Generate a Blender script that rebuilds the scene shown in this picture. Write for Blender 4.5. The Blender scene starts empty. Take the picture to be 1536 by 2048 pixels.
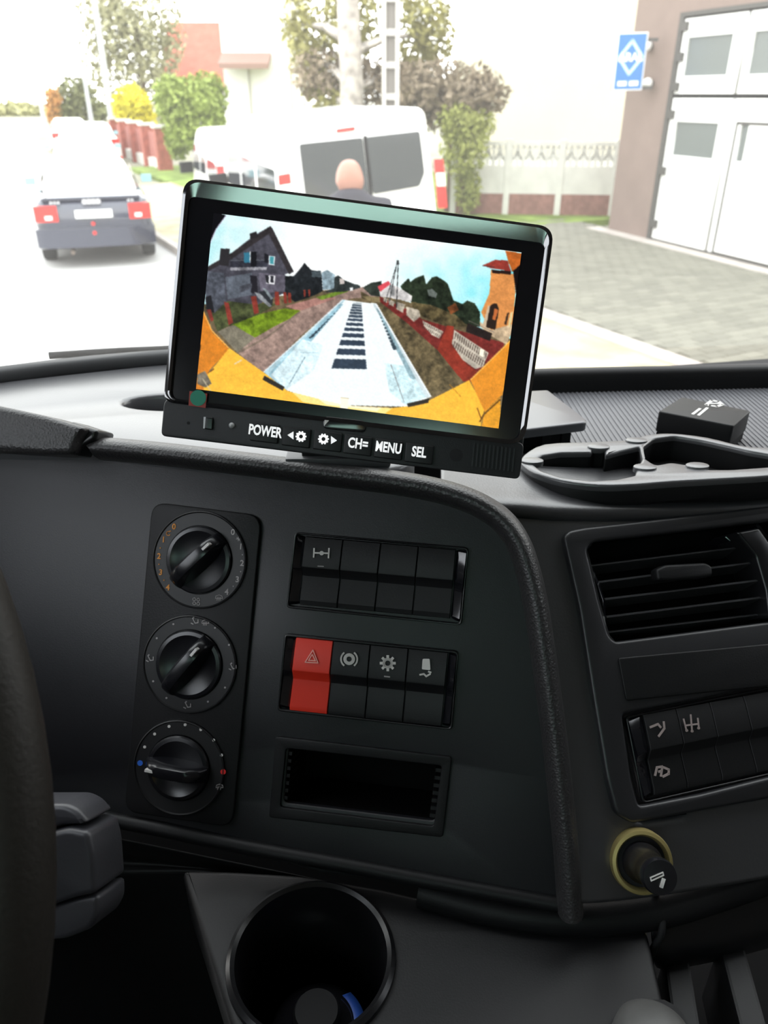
import bpy, bmesh, math, random
import numpy as np
from mathutils import Vector, Matrix
random.seed(7); RNG = np.random.default_rng(11)
SC = bpy.context.scene
COL = SC.collection
R = math.radians

# ------------------------------------------------------------------ camera, sky, exposure
FPX = 1550.0; PITCH = R(28.3); EYE = Vector((0, 0, 2.30))
SP, CP = math.sin(PITCH), math.cos(PITCH)
cam = bpy.data.cameras.new('camera'); cam_o = bpy.data.objects.new('camera', cam); COL.objects.link(cam_o)
cam_o.location = EYE; cam_o.rotation_euler = (math.pi/2-PITCH, 0, 0)
cam.sensor_fit = 'VERTICAL'; cam.sensor_height = 36.0; cam.lens = FPX/2048*36.0
cam.clip_start = 0.02; cam.clip_end = 600
cam.dof.use_dof = True; cam.dof.focus_distance = 0.45; cam.dof.aperture_fstop = 13.0
SC.camera = cam_o
SC.view_settings.view_transform = 'Standard'; SC.view_settings.look = 'None'
SC.view_settings.exposure = 0.0; SC.view_settings.gamma = 1.0; SC.view_settings.use_curve_mapping = False
SKY = 4.8
w = bpy.data.worlds.new('overcast_sky'); SC.world = w; w.use_nodes = True
wt = w.node_tree; bg = wt.nodes['Background']
tc = wt.nodes.new('ShaderNodeTexCoord'); sx = wt.nodes.new('ShaderNodeSeparateXYZ'); cr = wt.nodes.new('ShaderNodeValToRGB')
wt.links.new(tc.outputs['Generated'], sx.inputs[0]); wt.links.new(sx.outputs['Z'], cr.inputs[0])
cr.color_ramp.elements[0].color = (1.0, .985, .955, 1); cr.color_ramp.elements[1].color = (.93, .97, 1.0, 1)
wt.links.new(cr.outputs[0], bg.inputs['Color']); bg.inputs['Strength'].default_value = SKY

# ------------------------------------------------------------------ geometry helpers
def ray(px, py):
    cx, cy = (px-768)/FPX, (1024-py)/FPX
    return Vector((cx, CP+SP*cy, -SP+CP*cy))
def pt(px, py, t): return EYE+ray(px, py)*t
def atz(px, py, z):
    d = ray(px, py); return EYE+d*((z-EYE.z)/d.z)
def ground(px, py): return atz(px, py, 0)
def camv(r, u, f): return Vector((r, u*SP+f*CP, u*CP-f*SP))
class Frame:
    """a flat face of a thing: x right, y up, z towards the viewer"""
    def __init__(s, origin, u, up):
        s.o = Vector(origin); s.x = Vector(u).normalized()
        s.z = s.x.cross(Vector(up)).normalized(); s.y = s.z.cross(s.x)
        s.M = Matrix(((s.x.x, s.y.x, s.z.x, s.o.x), (s.x.y, s.y.y, s.z.y, s.o.y), (s.x.z, s.y.z, s.z.z, s.o.z), (0, 0, 0, 1)))
    def loc(s, px, py, off=0.0):
        d = ray(px, py); o = s.o+s.z*off
        k = (o-EYE).dot(s.z)/d.dot(s.z); h = EYE+d*k-s.o
        return (h.dot(s.x), h.dot(s.y))
    def pts(s, L, off=0.0): return [s.loc(a, b, off) for a, b in L]
    def w(s, a, b, c=0.0): return s.o+s.x*a+s.y*b+s.z*c
    def at(s, a, b, c=0.0, rot=0.0):
        return s.M @ Matrix.Translation((a, b, c)) @ Matrix.Rotation(rot, 4, 'Z')

def link(name, mesh, mat, parent=None, M=None, smooth=None):
    o = bpy.data.objects.new(name, mesh); COL.objects.link(o)
    if mat is not None and len(mesh.materials) == 0: mesh.materials.append(mat)
    if parent is not None: o.parent = parent
    if M is not None: o.matrix_local = M
    if smooth is not None: smooth_mesh(mesh, smooth)
    return o
def smooth_mesh(me, ang=40):
    bm = bmesh.new(); bm.from_mesh(me)
    for f in bm.faces: f.smooth = True
    for e in bm.edges:
        if len(e.link_faces) == 2 and e.calc_face_angle(0) > R(ang): e.smooth = False
    bm.to_mesh(me); bm.free()
def empty(name, M, label, cat, group=None, kind=None):
    o = bpy.data.objects.new(name, None); COL.objects.link(o); o.empty_display_size = .02
    o.matrix_world = M if isinstance(M, Matrix) else Matrix.Translation(M)
    tag(o, label, cat, group, kind); return o
def tag(o, label=None, cat=None, group=None, kind=None):
    if label: o['label'] = label
    if cat: o['category'] = cat
    if group: o['group'] = group
    if kind: o['kind'] = kind
    return o
def pydata(V, F, name='mesh'):
    me = bpy.data.meshes.new(name); me.from_pydata([tuple(v) for v in V], [], F); me.update(); return me
def fixn(me):
    bm = bmesh.new(); bm.from_mesh(me); bmesh.ops.recalc_face_normals(bm, faces=bm.faces); bm.to_mesh(me); bm.free(); return me
def area2(P): return sum(P[i][0]*P[(i+1) % len(P)][1]-P[(i+1) % len(P)][0]*P[i][1] for i in range(len(P)))
def roundp(P, r, seg=5):
    """round the corners of a polygon; r number or list"""
    n = len(P); out = []
    for i in range(n):
        ri = r[i] if isinstance(r, (list, tuple)) else r
        p = Vector(P[i]); a = Vector(P[i-1])-p; b = Vector(P[(i+1) % n])-p
        la, lb = a.length, b.length
        d = min(ri, la*.48, lb*.48)
        if d <= 1e-7: out.append(tuple(p)); continue
        A = p+a*(d/la); B = p+b*(d/lb)
        for k in range(seg+1):
            t = k/seg
            q = A*(1-t)**2+p*2*t*(1-t)+B*t*t; out.append(tuple(q))
    return out
def prism(loops, z0, z1, bevel=0.0, res=2):
    """solid from outlines (first outer, others holes) in the xy plane with softened rims"""
    if not isinstance(loops[0][0], (tuple, list, Vector)): loops = [loops]
    cu = bpy.data.curves.new('c', 'CURVE'); cu.dimensions = '2D'; cu.fill_mode = 'BOTH'
    cu.extrude = max((z1-z0)/2-bevel, 1e-5); cu.bevel_depth = bevel; cu.bevel_resolution = res
    cu.offset = -bevel
    for L in loops:
        s = cu.splines.new('POLY'); s.points.add(len(L)-1)
        for i, p in enumerate(L): s.points[i].co = (p[0], p[1], 0, 1)
        s.use_cyclic_u = True
    ob = bpy.data.objects.new('c', cu)
    me = bpy.data.meshes.new_from_object(ob)
    me.transform(Matrix.Translation((0, 0, (z0+z1)/2)))
    bpy.data.objects.remove(ob); bpy.data.curves.remove(cu)
    bm = bmesh.new(); bm.from_mesh(me); bmesh.ops.remove_doubles(bm, verts=bm.verts, dist=1e-6)
    bmesh.ops.recalc_face_normals(bm, faces=bm.faces); bm.to_mesh(me); bm.free()
    return me
class MB:
    def __init__(s): s.v = []; s.f = []
    def add(s, V, F):
        n = len(s.v); s.v += [tuple(v) for v in V]; s.f += [tuple(i+n for i in f) for f in F]; return s
    def box(s, x0, x1, y0, y1, z0, z1):
        return s.add([(x0,y0,z0),(x1,y0,z0),(x1,y1,z0),(x0,y1,z0),(x0,y0,z1),(x1,y0,z1),(x1,y1,z1),(x0,y1,z1)],
                     [(3,2,1,0),(4,5,6,7),(0,1,5,4),(1,2,6,5),(2,3,7,6),(3,0,4,7)])
    def poly(s, P, z0, z1):
        if area2(P) < 0: P = P[::-1]
        n = len(P)
        return s.add([(p[0],p[1],z0) for p in P]+[(p[0],p[1],z1) for p in P],
                     [tuple(range(n))[::-1], tuple(range(n, 2*n))]+[(i,(i+1)%n,n+(i+1)%n,n+i) for i in range(n)])
    def stroke(s, P, wd, z0, z1, closed=False):
        n = len(P)
        for i in range(n if closed else n-1):
            a = Vector(P[i]); b = Vector(P[(i+1) % n]); d = b-a
            if d.length < 1e-9: continue
            d.normalize(); q = Vector((-d.y, d.x))*wd/2; e = d*wd*.3
            s.poly([a+q-e, a-q-e, b-q+e, b+q+e], z0, z1)
        return s
    def tube(s, P, rad, n=8, cap=True):
        P = [Vector(p) for p in P]; m = len(P)
        rad = rad if isinstance(rad, (list, tuple)) else [rad]*m
        V = []; F = []; up = None
        for i in range(m):
            d = (P[min(i+1, m-1)]-P[max(i-1, 0)]).normalized()
            if up is None:
                up = d.cross(Vector((0, 0, 1)))
                if up.length < 1e-3: up = d.cross(Vector((0, 1, 0)))
            up = (up-d*up.dot(d)).normalized(); q = d.cross(up)
            for k in range(n):
                a = 2*math.pi*k/n; V.append(P[i]+(up*math.cos(a)+q*math.sin(a))*rad[i])
        for i in range(m-1):
            for k in range(n):
                F.append((i*n+k, i*n+(k+1) % n, (i+1)*n+(k+1) % n, (i+1)*n+k))
        if cap: F.append(tuple(range(n))[::-1]); F.append(tuple((m-1)*n+k for k in range(n)))
        return s.add(V, F)
    def rings(s, L, cap=True):
        """skin a list of equal rings of points"""
        n = len(L[0]); V = [p for r in L for p in r]; F = []
        for i in range(len(L)-1):
            for k in range(n): F.append((i*n+k, i*n+(k+1) % n, (i+1)*n+(k+1) % n, (i+1)*n+k))
        if cap: F.append(tuple(range(n))[::-1]); F.append(tuple((len(L)-1)*n+k for k in range(n)))
        return s.add(V, F)
    def mesh(s): return fixn(pydata(s.v, s.f))
    def build(s, name, mat, parent=None, M=None, smooth=None): return link(name, s.mesh(), mat, parent, M, smooth)
def lathe(prof, n=40, cx=0, cy=0):
    """turn (r, z) pairs round the z axis"""
    V = []; F = []
    for r, z in prof:
        for k in range(n):
            a = 2*math.pi*k/n; V.append((cx+r*math.cos(a), cy+r*math.sin(a), z))
    for i in range(len(prof)-1):
        for k in range(n): F.append((i*n+k, i*n+(k+1) % n, (i+1)*n+(k+1) % n, (i+1)*n+k))
    F.append(tuple(range(n))[::-1]); F.append(tuple((len(prof)-1)*n+k for k in range(n)))
    return fixn(pydata(V, F))
def patch(rows, sub=2, thick=0.0, off=-1):
    """smooth sheet through a grid of world points"""
    m, n = len(rows), len(rows[0])
    V = [p for r in rows for p in r]
    F = [(i*n+j, i*n+j+1, (i+1)*n+j+1, (i+1)*n+j) for i in range(m-1) for j in range(n-1)]
    me = pydata(V, F)
    for p in me.polygons: p.use_smooth = True
    return me
def add_mods(o, sub=2, thick=0.0, off=-1.0, bev=0.0):
    if thick:
        s = o.modifiers.new('solid', 'SOLIDIFY'); s.thickness = thick; s.offset = off
    if bev:
        b = o.modifiers.new('bevel', 'BEVEL'); b.width = bev; b.segments = 2; b.limit_method = 'ANGLE'
    if sub:
        s = o.modifiers.new('sub', 'SUBSURF'); s.levels = sub; s.render_levels = sub
    return o
def bez(P, n=8):
    """Catmull-Rom through points"""
    P = [Vector(p) for p in P]; out = []
    for i in range(len(P)-1):
        a, b, c, d = P[max(i-1, 0)], P[i], P[i+1], P[min(i+2, len(P)-1)]
        for k in range(n):
            t = k/n
            out.append(.5*((2*b)+(c-a)*t+(2*a-5*b+4*c-d)*t*t+(3*b-a-3*c+d)*t**3))
    out.append(P[-1]); return out
def textmesh(s, size, depth=.0003, align='CENTER', sx=1.0, fat=0.0):
    cu = bpy.data.curves.new('t', 'FONT'); cu.body = s; cu.size = size; cu.align_x = align; cu.align_y = 'CENTER'
    cu.extrude = depth/2; cu.offset = fat; cu.resolution_u = 3
    ob = bpy.data.objects.new('t', cu); me = bpy.data.meshes.new_from_object(ob)
    bpy.data.objects.remove(ob); bpy.data.curves.remove(cu)
    me.transform(Matrix.Diagonal((sx, 1, 1, 1))); return me
def bevel_mesh(me, off, seg=2, ang=30):
    bm = bmesh.new(); bm.from_mesh(me); bmesh.ops.remove_doubles(bm, verts=bm.verts, dist=1e-7)
    es = [e for e in bm.edges if len(e.link_faces) == 2 and e.calc_face_angle(0) > R(ang)]
    bmesh.ops.bevel(bm, geom=es, offset=off, segments=seg, affect='EDGES', profile=.6, clamp_overlap=True)
    bm.to_mesh(me); bm.free(); return me

# ------------------------------------------------------------------ materials
def s2l(c): return tuple(((x/255)/12.92 if x/255 <= .04045 else ((x/255+.055)/1.055)**2.4) for x in c)
MATS = {}
def mat(name, col, rough=.5, spec=.5, metal=0.0, bump=0.0, bscale=200.0, var=0.0, vscale=5.0, emit=None, es=1.0, ior=None, coat=0.0, rnd=0.0, btype='NOISE'):
    if name in MATS: return MATS[name]
    m = bpy.data.materials.new(name); m.use_nodes = True; nt = m.node_tree; b = nt.nodes['Principled BSDF']
    if max(col) > 1.0: col = s2l(col)
    b.inputs['Base Color'].default_value = (*col, 1); b.inputs['Roughness'].default_value = rough
    b.inputs['Specular IOR Level'].default_value = spec; b.inputs['Metallic'].default_value = metal
    if ior: b.inputs['IOR'].default_value = ior
    if coat: b.inputs['Coat Weight'].default_value = coat; b.inputs['Coat Roughness'].default_value = .05
    if emit is not None:
        b.inputs['Emission Color'].default_value = (*emit, 1); b.inputs['Emission Strength'].default_value = es
    t = nt.nodes.new('ShaderNodeTexCoord')
    if var or rnd:
        hs = nt.nodes.new('ShaderNodeHueSaturation'); hs.inputs['Color'].default_value = (*col, 1)
        mr = nt.nodes.new('ShaderNodeMapRange'); mr.inputs['To Min'].default_value = 1-(var or rnd); mr.inputs['To Max'].default_value = 1+(var or rnd)
        if var:
            n = nt.nodes.new('ShaderNodeTexNoise'); n.inputs['Scale'].default_value = vscale; n.inputs['Detail'].default_value = 5
            nt.links.new(t.outputs['Object'], n.inputs['Vector']); nt.links.new(n.outputs['Fac'], mr.inputs['Value'])
            mr.inputs['From Min'].default_value = .3; mr.inputs['From Max'].default_value = .7
        else:
            oi = nt.nodes.new('ShaderNodeObjectInfo'); nt.links.new(oi.outputs['Random'], mr.inputs['Value'])
        nt.links.new(mr.outputs[0], hs.inputs['Value']); nt.links.new(hs.outputs[0], b.inputs['Base Color'])
    if bump:
        if btype == 'VORONOI':
            n2 = nt.nodes.new('ShaderNodeTexVoronoi'); out = n2.outputs['Distance']
        else:
            n2 = nt.nodes.new('ShaderNodeTexNoise'); n2.inputs['Detail'].default_value = 3; out = n2.outputs['Fac']
        n2.inputs['Scale'].default_value = bscale
        nt.links.new(t.outputs['Object'], n2.inputs['Vector'])
        bp = nt.nodes.new('ShaderNodeBump'); bp.inputs['Strength'].default_value = bump; bp.inputs['Distance'].default_value = .0006
        nt.links.new(out, bp.inputs['Height']); nt.links.new(bp.outputs[0], b.inputs['Normal'])
    MATS[name] = m; return m
def glass_mat(name, tint, haze, gloss=.06, rough=0.0):
    """thin pane: clear, a little mirror, a translucent share put in as veiling glare"""
    m = bpy.data.materials.new(name); m.use_nodes = True; nt = m.node_tree
    for n in list(nt.nodes): nt.nodes.remove(n)
    o = nt.nodes.new('ShaderNodeOutputMaterial'); tr = nt.nodes.new('ShaderNodeBsdfTransparent'); tr.inputs[0].default_value = (*tint, 1)
    tl = nt.nodes.new('ShaderNodeBsdfTranslucent'); tl.inputs[0].default_value = (.95, .93, .9, 1)
    gl = nt.nodes.new('ShaderNodeBsdfGlossy'); gl.inputs['Roughness'].default_value = rough
    m1 = nt.nodes.new('ShaderNodeMixShader'); m2 = nt.nodes.new('ShaderNodeMixShader')
    m1.inputs[0].default_value = haze; m2.inputs[0].default_value = gloss
    nt.links.new(tr.outputs[0], m1.inputs[1]); nt.links.new(tl.outputs[0], m1.inputs[2])
    nt.links.new(m1.outputs[0], m2.inputs[1]); nt.links.new(gl.outputs[0], m2.inputs[2]); nt.links.new(m2.outputs[0], o.inputs[0])
    return m
PLASTIC = mat('black_plastic', (.0075, .0075, .0083), .48, .25, bump=.15, bscale=900)
PANEL = mat('anthracite_panel', (.0075, .0075, .0098), .46, .50, bump=.12, bscale=1400)
GRAIN = mat('grained_vinyl', (.022, .021, .022), .42, .5, bump=.40, bscale=650, btype='VORONOI')
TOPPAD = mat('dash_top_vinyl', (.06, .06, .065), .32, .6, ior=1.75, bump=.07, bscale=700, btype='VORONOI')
SHOULD = mat('shoulder_vinyl', (.028, .028, .031), .34, .6, ior=1.7, bump=.08, bscale=700, btype='VORONOI')
GLOSSB = mat('piano_black', (.006, .006, .008), .12, .6, ior=1.6)
SATIN = mat('satin_black', (.007, .007, .008), .28, .45)
VOID = mat('deep_black', (.003, .003, .003), .8, .1)
DARK = mat('matt_black', (.008, .008, .009), .7, .3)
KNOB = mat('knob_black', (.007, .007, .009), .25, .55)
DIAL = mat('dial_grey', (.010, .010, .011), .45, .4)
WHITEP = mat('white_print', (.62, .6, .58), .6, .3)
GREYP = mat('grey_print', (.32, .3, .3), .6, .3)
ORANGEP = mat('orange_print', (.55, .22, .04), .6, .3)
REDP = mat('red_print', (.55, .02, .02), .6, .3)
BLUEP = mat('blue_print', (.03, .14, .6), .6, .3)
HAZARD = mat('hazard_red', (.62, .028, .012), .45, .4)
BRASS = mat('brass', (.42, .34, .14), .5, .5, metal=.8)
SURR = mat('surround_plastic', (.014, .014, .016), .38, .5, bump=.08, bscale=900)
BUTTON = mat('button_black', (.0065, .0065, .0075), .5, .35, bump=.1, bscale=900)
CHROME = mat('bright_metal', (.7, .7, .72), .2, .5, metal=1.0)

# ------------------------------------------------------------------ the cab shell
YAW = R(12)
MT = Matrix.Translation(EYE) @ Matrix.Rotation(YAW, 4, 'Z')       # cab: x right, y forward, z up, origin at the eye
MTI = MT.inverted()
LINER = mat('headliner_cloth', (.16, .145, .125), .9, .2, var=.08, vscale=30)
DOORV = mat('door_card_vinyl', (.03, .03, .03), .6, .4, var=.1, vscale=20)
BACKW = mat('rear_wall_cloth', (.05, .045, .04), .9, .2, var=.1, vscale=20)
RUBBER = mat('floor_rubber', (.012, .012, .012), .8, .3)
SEAL = mat('rubber_seal', (.03, .03, .032), .5, .4)
WSGLASS = glass_mat('windscreen_glass', (.96, .98, .97), .052, .02)  # haze share lays washed-out glare over the view outside
SIDEGL = glass_mat('side_glass', (.93, .95, .98), .02, .04)
TEALGL = glass_mat('rear_glass', (.72, .92, .86), .02, .04)
DZ = EYE.z-.205; TZ = EYE.z-.258
def struct(name, me, m, M=None, smooth=None, label=None):
    o = link(name, me, m, None, M, smooth); o['kind'] = 'structure'
    if label: o['label'] = label
    return o
XL, XR, YB, ZR, ZF = -.62, 1.62, -.62, .80, -1.25
def wall_hole(x0, x1, z0, z1, hx0, hx1, hz0, hz1, y0, y1):
    b = MB()
    b.box(x0, hx0, y0, y1, z0, z1); b.box(hx1, x1, y0, y1, z0, z1)
    b.box(hx0, hx1, y0, y1, z0, hz0); b.box(hx0, hx1, y0, y1, hz1, z1); return b
struct('floor', MB().box(XL, XR, YB, .95, ZF-.05, ZF).mesh(), RUBBER, MT, label='black rubber cab floor')
struct('wall_back', wall_hole(XL, XR, ZF, ZR, -.57, .05, .12, .31, YB-.05, YB).mesh(), BACKW, MT, label='cloth rear wall of the cab')
SILL = -.04
def side(x0, x1):
    b = MB(); y0, y1 = YB, .62
    r_ = x0 > 0; s0, s1, a0, a1 = (.06, .42, -.15, .38) if r_ else (SILL, .45, -.58, .40)
    b.box(x0, x1, y0, y1, ZF, s0); b.box(x0, x1, y0, y1, s1, ZR); b.box(x0, x1, y0, a0, s0, s1); b.box(x0, x1, a1, y1, s0, s1); return b.mesh()
struct('wall_left', side(XL-.06, XL), DOORV, MT, label='driver side door and pillar')
struct('wall_right', side(XR, XR+.06), DOORV, MT, label='passenger side door and pillar')
struct('wall_front', MB().box(XL, XR, .80, .85, ZF, -.30).mesh(), DARK, MT, label='front bulkhead under the windscreen')
# windscreen: base line measured along the dash, leaning back to the roof
WB = [(-.80, .28), (-.56, .46), (-.315, .612), (-.185, .662), (0, .702), (.145, .745), (.38, .768), (.75, .80), (1.05, .82), (1.35, .79), (1.52, .70), (1.60, .60)]
WB = [Vector((x, y, 0)) for x, y in WB]
wbl = [MTI.to_3x3() @ v for v in WB]                 # cab coordinates
rows = []
for k in range(6):
    f = k/5; z = -.222+f*(ZR+.222)
    rows.append([Vector((p.x*(1-.04*f), p.y-.16*f**1.2, z)) for p in wbl])
ws = struct('window_1', patch(rows), WSGLASS, MT, label='large curved windscreen with a veil of glare mixed in')
top = [(r.x, r.y) for r in rows[-1]]
struct('ceiling', MB().poly([(XL-.06, YB-.05)]+[(p[0]-.0, p[1]+.02) for p in top]+[(XR+.06, YB-.05)], ZR, ZR+.05).mesh(), LINER, MT, label='beige cab roof lining')
struct('window_2', MB().box(XL-.035, XL-.03, -.58, .40, SILL, .45).mesh(), SIDEGL, MT, label='driver door window')
struct('window_3', MB().box(XR+.03, XR+.035, -.15, .38, .06, .42).mesh(), SIDEGL, MT, label='passenger door window')
struct('window_4', MB().box(-.57, .05, YB-.03, YB-.025, .12, .31).mesh(), TEALGL, MT, label='green tinted rear window of the cab')
# seal along the foot of the windscreen
struct('trim_1', MB().tube([Vector((p.x, p.y-.004, EYE.z-.203-.046*min(max((p.x+.1)/.2, 0), 1))) for p in [Vector((v.x, v.y, 0)) for v in bez(WB, 4)]], .009, 8).mesh(), SEAL, None, 60, label='rubber seal along the foot of the windscreen')

# ------------------------------------------------------------------ dashboard
PF = Frame(pt(760, 1300, .48), camv(1, -.0747, -.1476), camv(.095, 1, 0))     # centre panel face
VF = Frame(pt(1180, 1200, .50), camv(1, .126, .27), camv(-.171, 1, .168))      # passenger side face
def L2W(F, P, off): return [F.w(a, b, off) for a, b in F.pts(P, off)]
dash = empty('dashboard', pt(760, 1500, .52), 'black and anthracite truck dashboard around the climate dials', 'dashboard')
DI = dash.matrix_world.inverted()
def dpart(name, me, m, M=None, smooth=None, label=None):
    o = link(name, me, m, dash, DI @ (M if M is not None else Matrix()), smooth)
    if label: o['label'] = label
    return o
# top slab in front of the driver and under the monitor
P = [(-.80, .24), (-.45, .445), (-.30, .485), (-.19, .470), (-.03, .440), (0, .434), (.02, .45), (.02, .695), (0, .688), (-.185, .655), (-.315, .604), (-.56, .452), (-.80, .27)]
hole = [(-.157+.035*math.cos(a), .575+.018*math.sin(a)) for a in np.linspace(0, 2*math.pi, 28, endpoint=False)]
hc = atz(352, 803, DZ)
hole = [(hc.x+.040*math.cos(a), hc.y+.017*math.sin(a)) for a in np.linspace(0, 2*math.pi, 28, endpoint=False)]
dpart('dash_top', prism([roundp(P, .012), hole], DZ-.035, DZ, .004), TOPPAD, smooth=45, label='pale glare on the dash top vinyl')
dpart('speaker_recess', MB().poly([(hc.x+.043*math.cos(a), hc.y+.02*math.sin(a)) for a in np.linspace(0, 2*math.pi, 24, endpoint=False)], DZ-.030, DZ-.024).mesh(), DARK)
# flat centre panel
P = [(-90, 870), (150, 892), (400, 918), (700, 950), (850, 975), (960, 1020), (1015, 1075), (1045, 1150), (1065, 1260), (1085, 1420), (1105, 1560), (1122, 1830), (900, 1775), (640, 1745), (470, 1695), (200, 1640), (60, 1600), (-90, 1580)]
cpl = PF.pts(P, -.006)
def local_quad(F, P, off=0): return F.pts(P, off)
TRAY = [(574, 1494), (884, 1529), (868, 1650), (562, 1612)]
trayq = roundp(PF.pts(TRAY), .003, 3)
dpart('centre_panel', prism([cpl, trayq], -.011, -.006, .001), PANEL, PF.M, 40, label='flat anthracite panel holding dials and switches')
# hood of the instrument pod at the left
P = [(-120, 790), (0, 812), (120, 838), (200, 862), (186, 884), (176, 914), (130, 914), (0, 906), (-120, 896)]
o = dpart('instrument_hood', prism(roundp(PF.pts(P), .003), -.012, .020, .004), GRAIN, PF.M, 40, label='grained edge of the instrument hood')
dpart('hood_end_cap', prism(roundp(PF.pts([(158, 846), (214, 864), (208, 884), (188, 896), (172, 916), (160, 908)]), .002), -.012, .012, .003), SATIN, PF.M, 40)
# raised grained bead that frames the panel
path = [(192, 900), (210, 897), (330, 908), (480, 926), (640, 946), (790, 965), (880, 982), (950, 1006), (1003, 1040), (1036, 1085), (1056, 1140), (1071, 1205), (1083, 1280), (1095, 1365), (1110, 1480), (1122, 1590), (1133, 1700), (1142, 1830)]
pp = bez([Vector((*PF.loc(*q), 0)) for q in path], 5)
sec = []
for k in range(13):                     # half-round section: across the path, and out of the panel
    a = math.pi*k/12; sec.append((-.0078*math.cos(a), -.010+.021*math.sin(a)**.75))
L = []
for i, q in enumerate(pp):
    d = (pp[min(i+1, len(pp)-1)]-pp[max(i-1, 0)]).normalized(); s = Vector((-d.y, d.x, 0))
    f = min(1, .55+i/3.0)
    L.append([q+s*a*(-1)*1.0+Vector((0, 0, b*f if b > 0 else b)) for a, b in sec])
dpart('panel_bead', MB().rings(L).mesh(), GRAIN, PF.M, 60, label='raised grained bead framing the panel')
# lower lip of the panel and knee bolster
pp = [Vector((*PF.loc(*q), -.006)) for q in [(60, 1606), (190, 1640), (330, 1668), (480, 1700), (700, 1740), (900, 1778), (1140, 1822)]]
dpart('panel_lower_lip', MB().tube(bez(pp, 4), .0050, 10).mesh(), PLASTIC, PF.M, 60)
rows = [[pt(x, y, t) for x, y, t in r] for r in (
    [(60, 1640, .52), (200, 1660, .52), (340, 1690, .52), (480, 1720, .52), (700, 1765, .515)],
    [(60, 1700, .56), (200, 1715, .56), (340, 1730, .56), (480, 1750, .55), (700, 1780, .55)],
    [(60, 1745, .54), (200, 1745, .54), (345, 1738, .54), (480, 1740, .54), (700, 1780, .54)],
    [(60, 1790, .56), (200, 1780, .56), (350, 1762, .56), (480, 1780, .56), (700, 1790, .56)],
    [(60, 2150, .62), (200, 2150, .62), (350, 2150, .62), (480, 2150, .62), (700, 2150, .60)])]
add_mods(dpart('knee_panel', patch(rows), PLASTIC), 2, .004)
# passenger side skin: rolls from the tray over to the upright face
def vrow(y_off, cols): return [VF.w(*VF.loc(x, y, o), o) for x, y, o in cols]
cols = (880, 940, 1000, 1045, 1090, 1140, 1220, 1330, 1450, 1600, 1750, 1960, 2200)
def skinrow(f): return [f(x) for x in cols]
def edge(x): return {880: 975, 940: 984, 1000: 990, 1045: 992, 1090: 996, 1140: 998, 1220: 999, 1330: 997, 1450: 992, 1600: 982, 1750: 968, 1960: 946, 2200: 920}[x]
def shz(x): return VF.w(*VF.loc(x, edge(x)+32)).z
rows = [[atz(x, edge(x)-56, shz(x)+.0055) for x in cols],
        [atz(x, edge(x)-10, shz(x)+.0050) for x in cols],
        [atz(x, edge(x)+22, shz(x)+.0046) for x in cols],
        [VF.w(*VF.loc(x, edge(x)+42, -.0006), -.0006) for x in cols],
        [VF.w(*VF.loc(x, edge(x)+62, 0), 0) for x in cols]]
for dy in (130, 260, 420, 600, 720, 800): rows.append([VF.w(*VF.loc(x+dy*.12, edge(x)+dy-(x-1140)*.1*dy/600, 0), 0) for x in cols])
def proj(p):
    d = Vector(p)-EYE; f_ = Vector((0, CP, -SP)).dot(d)
    return (768+FPX*d.x/f_, 1024-FPX*Vector((0, SP, CP)).dot(d)/f_)
def inpoly(q, P):
    r = False
    for k in range(len(P)):
        (ax_, ay), (bx2, by) = P[k-1], P[k]
        if (ay > q[1]) != (by > q[1]) and q[0] < (bx2-ax_)*(q[1]-ay)/(by-ay)+ax_: r = not r
    return r
VOPEN = [(1172, 1100), (1186, 1084), (1330, 1068), (1918, 998), (1940, 1180), (1536, 1244), (1228, 1284), (1216, 1270), (1196, 1200), (1180, 1130)]
BANKO = [(1243, 1428), (1400, 1398), (1714, 1326), (1752, 1500), (1400, 1588), (1276, 1612), (1262, 1560)]
CUTS = [[(1150, 1072), (1330, 1048), (1940, 976), (1965, 1190), (1536, 1262), (1222, 1308)], [(1220, 1412), (1400, 1378), (1730, 1300), (1770, 1530), (1400, 1612), (1262, 1634), (1240, 1560)],
        [(950, 1020), (1003, 1042), (1036, 1088), (1056, 1140), (1071, 1205), (1083, 1280), (1095, 1365), (1110, 1480), (1122, 1590), (1133, 1700), (1142, 1850), (900, 1850), (900, 1020)]]
fine = [bez(r, 6) for r in rows]; fine = list(zip(*[bez(c_, 6) for c_ in zip(*fine)]))
ncol = len(fine[0]); Vf = [p for r in fine for p in r]; Ff = []
for i in range(len(fine)-1):
    for j in range(ncol-1):
        q4 = (i*ncol+j, i*ncol+j+1, (i+1)*ncol+j+1, (i+1)*ncol+j)
        c_ = proj(sum((Vf[k] for k in q4), Vector())/4)
        if not any(inpoly(c_, P_) for P_ in CUTS): Ff.append(q4)
me = pydata(Vf, Ff)
for p in me.polygons: p.use_smooth = True
bm = bmesh.new(); bm.from_mesh(me); bmesh.ops.delete(bm, geom=[v for v in bm.verts if not v.link_faces], context='VERTS'); bm.to_mesh(me); bm.free()
sk = dpart('passenger_side_skin', me, SHOULD, label='grained shoulder rolling down beside the vent'); add_mods(sk, 0, .003, -1)
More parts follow.
